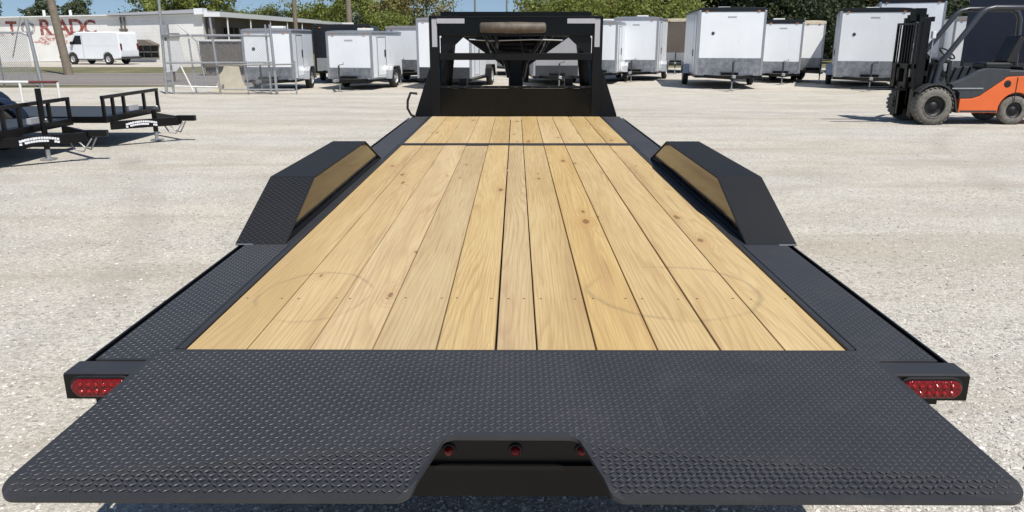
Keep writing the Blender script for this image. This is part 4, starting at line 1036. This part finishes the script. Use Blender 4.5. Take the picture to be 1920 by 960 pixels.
def van():
    t = empty('parked_van', (-27.0, 51.4, 0), R(180 - 12), 'white windowless cargo van parked in front of the white warehouse', 'van')
    # x forward, y left; length 5.4
    body = [(-2.65, 0.42), (-2.70, 0.9), (-2.62, 2.02), (-2.50, 2.10), (0.95, 2.10), (1.20, 2.02), (1.72, 1.32), (2.45, 1.16), (2.66, 1.02), (2.70, 0.45), (2.05, 0.34), (1.95, 0.62), (1.72, 0.78), (1.45, 0.78), (1.22, 0.62), (1.12, 0.34), (-1.05, 0.34), (-1.15, 0.62), (-1.38, 0.78), (-1.65, 0.78), (-1.88, 0.62), (-1.98, 0.34)]
    b = MB().prism(body, -0.98, 0.98, 'Y').build('body', 'white_metal', t, bevel=0.07, seg=3)
    for s in (-1, 1):
        a, c = sorted((s * 0.975, s * 0.988))
        MB().prism([(0.62, 1.30), (0.62, 1.86), (1.10, 1.86), (1.50, 1.30)], a, c, 'Y').build('side_window', 'window_dark', t)
        for x in (1.58, -1.52):
            wheel_parts(t, 'wheel', (x, s * 0.85, 0.36), 0.36, 0.24, s, axis='Y')
        dr = MB().prism([(0.52, 0.45), (0.52, 1.92), (0.54, 1.92), (0.54, 0.45)], *sorted((s * 0.9745, s * 0.983)), 'Y').build('door_seam', 'dark_guard', t)
        MB().box(1.30, 1.48, *sorted((s * 0.99, s * 1.16)), 1.28, 1.48).build('mirror', 'hose_black', t, bevel=0.02)
        MB().box(-2.5, 0.45, *sorted((s * 0.9745, s * 0.986)), 1.20, 1.24).build('body_crease', 'white_metal_b', t)
        MB().box(2.60, 2.72, *sorted((s * 0.55, s * 0.86)), 0.78, 0.98).build('headlight', 'clear_lens', t, bevel=0.02)
        MB().box(-2.73, -2.66, *sorted((s * 0.80, s * 0.93)), 0.95, 1.35).build('tail_lamp', 'red_lens', t)
        MB().box(-1.0, 1.1, *sorted((s * 0.90, s * 0.96)), 0.26, 0.335).build('sill', 'dark_guard', t)
    MB().prism([(1.24, 1.95), (1.70, 1.36), (1.72, 1.38), (1.26, 1.97)], -0.82, 0.82, 'Y').build('windscreen', 'window_dark', t)
    box(2.62, 2.78, -0.95, 0.95, 0.36, 0.56).build('bumper', 'dark_guard', t, bevel=0.03)
    box(-2.84, -2.68, -0.95, 0.95, 0.36, 0.52).build('bumper', 'dark_guard', t, bevel=0.03)
    t.scale = (0.84, 0.9, 0.96)
van()

def pole(label, x, y, h, r0, r1, mat='pole_wood', lean=(0, 0), arm=True, name='utility_pole', cat='pole'):
    t = empty(name, (x, y, 0), 0, label, cat)
    MB().tube([(0, 0, -0.3), (lean[0] * 0.5, lean[1] * 0.5, h / 2), (lean[0], lean[1], h)], [r0, (r0 + r1) / 2, r1], 12).build('pole', mat, t)
    if arm:
        MB().bar((lean[0] - 1.1, lean[1] - 0.15, h - 0.5), (lean[0] + 1.1, lean[1] - 0.15, h - 0.5), 0.10, 0.12).build('cross_arm', mat, t)
        for k in (-0.95, -0.4, 0.4, 0.95):
            MB().lathe([(0, 0.03), (0.06, 0.05), (0.14, 0.05), (0.18, 0.02)], 'Z', 8, (lean[0] + k, lean[1] - 0.15, h - 0.44)).build('insulator', 'brown_steel', t)
    else:
        MB().bar((lean[0], lean[1], h), (lean[0] - 0.9, lean[1] - 0.4, h + 0.1), 0.05, 0.05).build('lamp_arm', mat, t)
        MB().box(lean[0] - 1.35, lean[0] - 0.85, lean[1] - 0.55, lean[1] - 0.30, h + 0.05, h + 0.17).build('lamp_head', 'tape_grey', t)
    return t
pole('leaning weathered wooden utility pole by the road at the far left', -20.95, 36.9, 9.5, 0.20, 0.13, lean=(-1.05, 0.2))
pole('brown wooden utility pole rising behind the leftmost cargo trailer', -16.5, 60.0, 11, 0.17, 0.12)
pole('pale wooden utility pole rising above the black cargo trailer', -9.35, 45.0, 10, 0.17, 0.12)
pole('thin dark light pole against the sky left of the gooseneck centre', -3.15, 62.0, 10, 0.09, 0.06, 'pole_steel', arm=False, name='light_pole')
pole('thin dark light pole just left of the gooseneck centre', -0.80, 70.0, 11, 0.09, 0.06, 'pole_steel', arm=False, name='light_pole')
pole('pale light pole just right of the gooseneck centre', 0.82, 62.0, 10, 0.13, 0.09, 'pole_steel', arm=False, name='light_pole')

# ------------------------------------------------------------------ fences and gates
def chain_link(mb, a, b, z0, z1, pitch=0.07, r=0.0022):
    a = Vector(a); b = Vector(b); d = b - a; L = d.length; d /= L; H = z1 - z0
    def bar(u0, w0, u1, w1):
        p = a + d * u0; q = a + d * u1
        mb.bar((p.x, p.y, z0 + w0), (q.x, q.y, z0 + w1), r * 2, r * 2)
    u = -H
    while u < L:
        for s in (1, -1):
            u0, w0, u1, w1 = (u, 0, u + H, H) if s == 1 else (u, H, u + H, 0)
            if u0 < 0:
                w0 = w0 + (0 - u0) * s; u0 = 0
            if u1 > L:
                w1 = w1 - (u1 - L) * s; u1 = L
            if u1 - u0 > 0.02: bar(u0, w0, u1, w1)
        u += pitch
def fence_post(mb, p, h, r=0.035): mb.tube([(p[0], p[1], -0.05), (p[0] + (p[2] if len(p) > 2 else 0), p[1], h)], r, 8)

t = empty('chain_link_fence', (-17.3, 27.4, 0), 0, 'grey chain link fence with round top corner at the left edge', 'fence')
def F(mb, name, mat='galvanised', parent=None, **k):
    o = mb.build(name, mat, parent or t, **k); o.matrix_parent_inverse = Matrix.Translation(-t.location); return o
F(MB().tube([(-26, 27.6, 1.84), (-17.1, 27.5, 1.84), (-16.85, 27.5, 1.76), (-16.78, 27.5, 1.6), (-16.72, 27.5, 0.0)], 0.035, 8), 'frame_tube')
F(MB().tube([(-26, 27.6, 0.12), (-16.8, 27.5, 0.12)], 0.025, 8), 'lower_rail')
for x in (-25.8, -22.8, -19.8, -18.0):
    F(MB().tube([(x, 27.55, -0.05), (x, 27.55, 1.83)], 0.03, 8), 'fence_post')
F(MB().tube([(-16.60, 27.45, -0.05), (-16.80, 27.45, 2.3)], 0.06, 8), 'corner_post')
F(MB().tube([(-17.5, 27.5, 1.0), (-17.0, 27.5, 2.35)], 0.02, 6), 'brace')
mb = MB(); chain_link(mb, (-26, 27.52), (-16.85, 27.46), 0.12, 1.80, 0.075, 0.004); F(mb, 'chain_link_mesh', kind='stuff', fix=False)

t = empty('pipe_gate', (-9, 24.0, 0), 0, 'open galvanised pipe and chain link gate leaning by the leftmost cargo trailer', 'gate')
for (x, l, h, r_) in ((-10.72, 0.10, 2.75, 0.045), (-10.50, 0.02, 1.95, 0.035), (-9.06, -0.10, 2.25, 0.035), (-9.80, -0.06, 1.65, 0.025), (-7.33, -0.05, 2.05, 0.045), (-7.50, -0.02, 2.05, 0.030), (-8.20, 0.0, 1.0, 0.025), (-6.72, 0.0, 1.0, 0.025)):
    F(MB().tube([(x, 24.0, -0.05), (x + l, 24.0, h)], r_, 8), 'gate_post', 'galvanised')
F(MB().tube([(-10.65, 24.0, 1.73), (-9.1, 23.97, 1.74), (-7.4, 23.95, 1.73)], 0.033, 8), 'top_rail', 'galvanised')
F(MB().tube([(-10.60, 23.9, 0.94), (-7.35, 23.92, 0.95)], 0.028, 8), 'middle_rail', 'galvanised')
F(MB().tube([(-9.0, 23.88, 0.86), (-6.70, 23.9, 0.90)], 0.022, 8), 'loose_rail', 'pole_steel')
F(MB().tube([(-10.4, 23.9, 0.25), (-9.1, 23.92, 0.22)], 0.024, 8), 'bottom_rail', 'rail_white')
F(MB().tube([(-8.9, 23.9, 0.15), (-6.75, 23.9, 0.15)], 0.024, 8), 'bottom_rail', 'galvanised')
F(MB().tube([(-10.1, 23.95, 2.05), (-9.6, 23.95, 1.55), (-9.45, 23.95, 0.2)], 0.022, 8), 'brace', 'galvanised')
F(MB().tube([(-10.15, 23.9, 0.85), (-9.85, 23.9, 0.1)], 0.022, 8), 'brace', 'rail_white')
F(box(-10.62, -10.42, 23.9, 24.0, 1.75, 2.05), 'lock_box', 'galvanised')
mb = MB(); chain_link(mb, (-10.68, 24.01), (-7.42, 23.97), 0.18, 1.72, 0.075, 0.0025); F(mb, 'chain_link_mesh', kind='stuff', fix=False)

t = empty('pipe_barrier', (-13.2, 21.0, 0), 0, 'low white and dark red pipe barrier behind the open utility trailers', 'barrier')
F(MB().tube([(-16.5, 21.0, 0.53), (-13.05, 21.0, 0.53)], 0.035, 8), 'white_pipe', 'rail_white')
F(MB().tube([(-13.04, 21.0, 0.53), (-12.28, 21.0, 0.53)], 0.035, 8), 'red_pipe', 'red_oxide')
for x in (-16.2, -13.3, -12.28): F(MB().tube([(x, 21.0, -0.02), (x, 21.0, 0.52)], 0.032, 8), 'post', 'rail_white')

# things standing about the gate
t = empty('steel_container', (-13.4, 36.0, 0), 0, 'brown steel container with white top rail across the road behind the gate', 'container')
F(box(-14.35, -12.5, 36.0, 38.2, 0.35, 1.50), 'body', 'brown_steel', bevel=0.02)
for k in range(6): F(box(-14.30 + k * 0.35, -14.22 + k * 0.35, 35.95, 36.0, 0.36, 1.42), 'rib', 'brown_steel')
F(box(-14.40, -12.45, 35.93, 38.25, 1.501, 1.58), 'top_rail', 'rail_white', bevel=0.01)
F(box(-14.2, -12.6, 36.1, 38.1, 0.0, 0.35), 'skid', 'brown_steel')
t = empty('leaning_sheet', (-9.2, 25.2, 0), 0, 'cream weathered sheet leaning low against the pipe gate', 'sheet')
F(MB().prism([(-9.75, 0.0), (-8.62, 0.0), (-8.78, 0.30), (-8.86, 0.78), (-9.32, 0.80), (-9.40, 0.62), (-9.55, 0.50), (-9.60, 0.25)], 25.2, 25.26, 'Y'), 'sheet', 'cream', bevel=0.008)
F(box(-9.45, -9.38, 25.262, 25.7, 0.0, 0.55, rot=Matrix.Rotation(R(-30), 3, 'X')), 'prop', 'board_reflection_brown')
t = empty('white_board', (-14.3, 31.0, 0), 0, 'white broken board standing upright beyond the left gate post', 'board')
F(MB().prism([(-13.75, 0.35), (-13.35, 0.40), (-13.0, 0.80), (-13.10, 1.55), (-13.72, 1.55), (-13.80, 1.0)], 31.0, 31.05, 'Y'), 'board', 'rail_white')
F(box(-13.55, -13.47, 31.06, 31.12, 0.0, 1.5), 'stake', 'board_reflection_brown')

# ------------------------------------------------------------------ trees
def tree_mesh(seed, H, rx, leaf, n, sparse=0.0, conic=False, trunk_r=0.16, mat='leaf_green', low=0.28):
    rnd = random.Random(seed)
    tb = MB(); tips = []
    top = H * 0.80
    pts = [(0, 0, -0.2)]
    for k in range(1, 6):
        pts.append((rnd.uniform(-.05, .05) * H * 0.4 * k / 5, rnd.uniform(-.05, .05) * H * 0.4 * k / 5, top * k / 5))
    tb.tube(pts, [trunk_r * (1.25 - 0.21 * k) for k in range(6)], 8)
    for k in range(26):
        z = H * rnd.uniform(low * 0.8, 0.75); a = rnd.uniform(0, 6.28)
        q = z / H
        reach = rx * ((1 - q) * 1.1 if conic else math.sin(math.pi * min(1, max(0.12, (q - low * 0.6) / (1.02 - low * 0.6)))) ** 0.6) * rnd.uniform(0.55, 1.0)
        i = min(4, int(z / top * 5)); base = Vector(pts[i]).lerp(Vector(pts[i + 1]), min(1, z / top * 5 - i))
        e = base + Vector((math.cos(a) * reach, math.sin(a) * reach, H * rnd.uniform(0.02, 0.20)))
        m = base.lerp(e, 0.5) + Vector((rnd.uniform(-.2, .2), rnd.uniform(-.2, .2), rnd.uniform(-.1, .3)))
        tb.tube([base, m, e], [trunk_r * 0.34, trunk_r * 0.2, trunk_r * 0.06], 5)
        tips += [m.lerp(e, 0.4), e]
        for w in range(2):
            b2 = m.lerp(e, rnd.uniform(0.1, 0.9)); e2 = b2 + Vector((rnd.gauss(0, .35), rnd.gauss(0, .35), rnd.uniform(0.0, .6))) * rx * 0.35
            tb.tube([b2, e2], [trunk_r * 0.10, trunk_r * 0.03], 4); tips.append(e2)
    tips.append(Vector(pts[-1]) + Vector((0, 0, H * 0.08))); tips.append(Vector(pts[-1]) + Vector((0.3, 0.2, H * 0.14)))
    vs = []; fs = []
    clumps = []
    for p in tips:
        for c in range(2):
            clumps.append((p + Vector((rnd.gauss(0, .22), rnd.gauss(0, .22), rnd.gauss(0, .16))) * rx * 0.5, rx * rnd.uniform(0.10, 0.27)))
    for i in range(n):
        c, r = clumps[rnd.randrange(len(clumps))]
        if rnd.random() < sparse: r *= 1.9
        d = Vector((rnd.gauss(0, 1), rnd.gauss(0, 1), rnd.gauss(0, 0.75))).normalized() * r * rnd.random() ** 0.45
        p = c + d
        if p.z < 0.4: continue
        nrm = (d.normalized() * 0.5 + Vector((rnd.gauss(0, 1), rnd.gauss(0, 1), rnd.gauss(0.4, 1)))).normalized()
        u = nrm.orthogonal().normalized(); v = nrm.cross(u)
        th = rnd.uniform(0, 6.28); u, v = u * math.cos(th) + v * math.sin(th), v * math.cos(th) - u * math.sin(th)
        s = leaf * rnd.uniform(0.55, 1.25); k = len(vs)
        vs += [p - u * s, p + v * s * 0.55, p + u * s, p - v * s * 0.55]
        fs.append((k, k + 1, k + 2, k + 3))
    lm = MB(); lm.v = [tuple(q) for q in vs]; lm.f = fs; lm.sm = [False] * len(fs)
    return tb.mesh('trunk', 'bark'), lm.mesh('crown', mat, fix=False)
KINDS = {
    'broad': tree_mesh(1, 9.0, 4.2, 0.20, 9000, 0.15, mat='leaf_green', low=0.22),
    'broad2': tree_mesh(2, 10.5, 4.6, 0.21, 9500, 0.25, mat='leaf_olive', low=0.18),
    'thin': tree_mesh(3, 10.0, 4.0, 0.16, 5200, 0.45, mat='leaf_olive', low=0.15, trunk_r=0.13),
    'dark': tree_mesh(4, 9.5, 4.3, 0.20, 11000, 0.12, mat='leaf_dark', low=0.10),
    'conifer': tree_mesh(5, 7.0, 2.0, 0.16, 6500, 0.05, True, mat='leaf_blue', low=0.12),
    'scrub': tree_mesh(6, 5.0, 3.2, 0.17, 7000, 0.2, mat='leaf_dark', low=0.06, trunk_r=0.09),
    'scrub2': tree_mesh(8, 5.2, 3.4, 0.17, 6500, 0.3, mat='leaf_green', low=0.06, trunk_r=0.09),
}
TREES = []
def tree(kind, px_, Y, s, label, group, sz=None):
    x = (px_ - 967) / 1440 * (Y * 0.962 + 0.3)
    t = empty('tree', (x, Y, -0.02), random.uniform(0, 6.28), label, 'tree', group)
    t.scale = (s, s, sz or s)
    for me in KINDS[kind]:
        o = bpy.data.objects.new('trunk' if 'trunk' in me.name else 'crown', me); C.objects.link(o); o.parent = t
    return t
GL, GM, GR_ = 'trees behind the warehouse', 'trees beyond the left trailers', 'trees behind the right trailers'
tree('conifer', -8, 98, 1.05, 'dark tree at the very left edge above the warehouse roof', GL)
tree('conifer', 64, 100, 0.82, 'dark bushy tree left of the leaning utility pole', GL)
tree('conifer', 88, 96, 0.98, 'dark tree directly behind the leaning utility pole', GL)
tree('conifer', 135, 102, 0.90, 'left of two small dark trees above the faded wall letters', GL)
tree('conifer', 156, 99, 1.00, 'right of two small dark trees above the faded wall letters', GL)
tree('scrub2', 268, 98, 0.95, 'small dark tree left of the big green tree over the warehouse', GL)
tree('broad', 318, 96, 1.0, 'big bright green tree over the warehouse roof, left half of the pair', GL)
tree('broad', 388, 100, 1.05, 'big bright green tree over the warehouse corner, right half of the pair', GL)
tree('scrub2', 440, 128, 1.12, 'low green tree right of the warehouse corner', GM)
tree('scrub2', 492, 132, 1.20, 'low green tree left of the brown utility pole', GM)
tree('scrub', 535, 130, 1.18, 'low dark tree right behind the brown utility pole', GM)
tree('scrub2', 588, 128, 1.30, 'low dark tree midway between the two wooden utility poles', GM)
tree('scrub2', 630, 130, 1.28, 'low green tree left of the pale utility pole', GM)
tree('broad', 678, 100, 0.92, 'green tree just right of the pale utility pole', GM)
tree('broad2', 742, 84, 0.98, 'large olive green tree above the white trailers left of the gooseneck', GM)
tree('thin', 800, 80, 0.92, 'thin twiggy olive tree touching the left top of the gooseneck', GM)
tree('scrub', 952, 165, 0.98, 'small far dark bush in the sky gap over the gooseneck', GM)
tree('scrub2', 925, 210, 0.9, 'tiny far green bush low behind the gooseneck beam', GM)
tree('thin', 1042, 64, 0.92, 'twiggy olive tree above the right half of the gooseneck', GR_)
tree('thin', 1092, 60, 0.95, 'twiggy olive tree right above the gooseneck corner', GR_)
tree('broad2', 1140, 64, 0.95, 'olive tree above the slim white trailer by the gooseneck', GR_)
tree('broad2', 1190, 66, 0.95, 'green olive tree above the trailer with the cream roof edge', GR_)
tree('thin', 1236, 62, 1.0, 'brownish twiggy tree right of the cream roof edge trailer', GR_)
tree('conifer', 1272, 58, 1.05, 'bluish green tree in the gap left of the tallest trailer', GR_)
tree('dark', 1330, 66, 0.95, 'dark tree mostly hidden by the tallest trailer', GR_)
tree('dark', 1400, 62, 0.95, 'dark green tree over the right roof corner of the tallest trailer', GR_)
tree('dark', 1455, 58, 0.92, 'dark green tree over the lower trailer in the gap', GR_)
tree('dark', 1512, 60, 0.95, 'dark green tree between the two right-hand white trailers', GR_)
tree('broad2', 1560, 66, 0.9, 'olive tree left of the tallest right-hand roof', GR_)
tree('dark', 1640, 64, 0.95, 'dark tree hidden behind the trailer at the forklift mast', GR_)
tree('dark', 1745, 58, 0.92, 'dark green tree directly above the forklift mast', GR_)
tree('broad2', 1805, 62, 0.92, 'olive tree above the slanted forklift pillar', GR_)
tree('dark', 1880, 60, 0.95, 'dark tree behind the navy trailer at the right edge', GR_)
for k, (p_, y_, l_) in enumerate((
        (1030, 56, 'low bush seen through the gooseneck, right of its centre post'), (1075, 58, 'low bush behind the right leg of the gooseneck'),
        (1120, 55, 'low bush behind the slim white trailer by the gooseneck post'), (1262, 54, 'low bush in the narrow gap left of the tallest trailer'),
        (1490, 55, 'low dark bush over the right roof corner of the lower trailer in the gap'), (1530, 54, 'low green bush left of the trailer behind the forklift mast'),
        (1720, 54, 'low bush just left of the forklift mast head'), (1770, 55, 'low bush between the forklift mast and its slanted pillar'))):
    tree('scrub2' if p_ < 1300 else 'scrub', p_, y_, 0.8, l_, 'bushes behind the trailers')
for k, (p_, y_, l_) in enumerate(((690, 72, 'low bush right of the pale utility pole'), (735, 70, 'low bush above the roof of the short white trailer'), (780, 72, 'low bush left of the gooseneck post'))):
    tree('scrub2' if k % 2 else 'scrub', p_, y_, 0.72, l_, 'bushes behind the trailers')
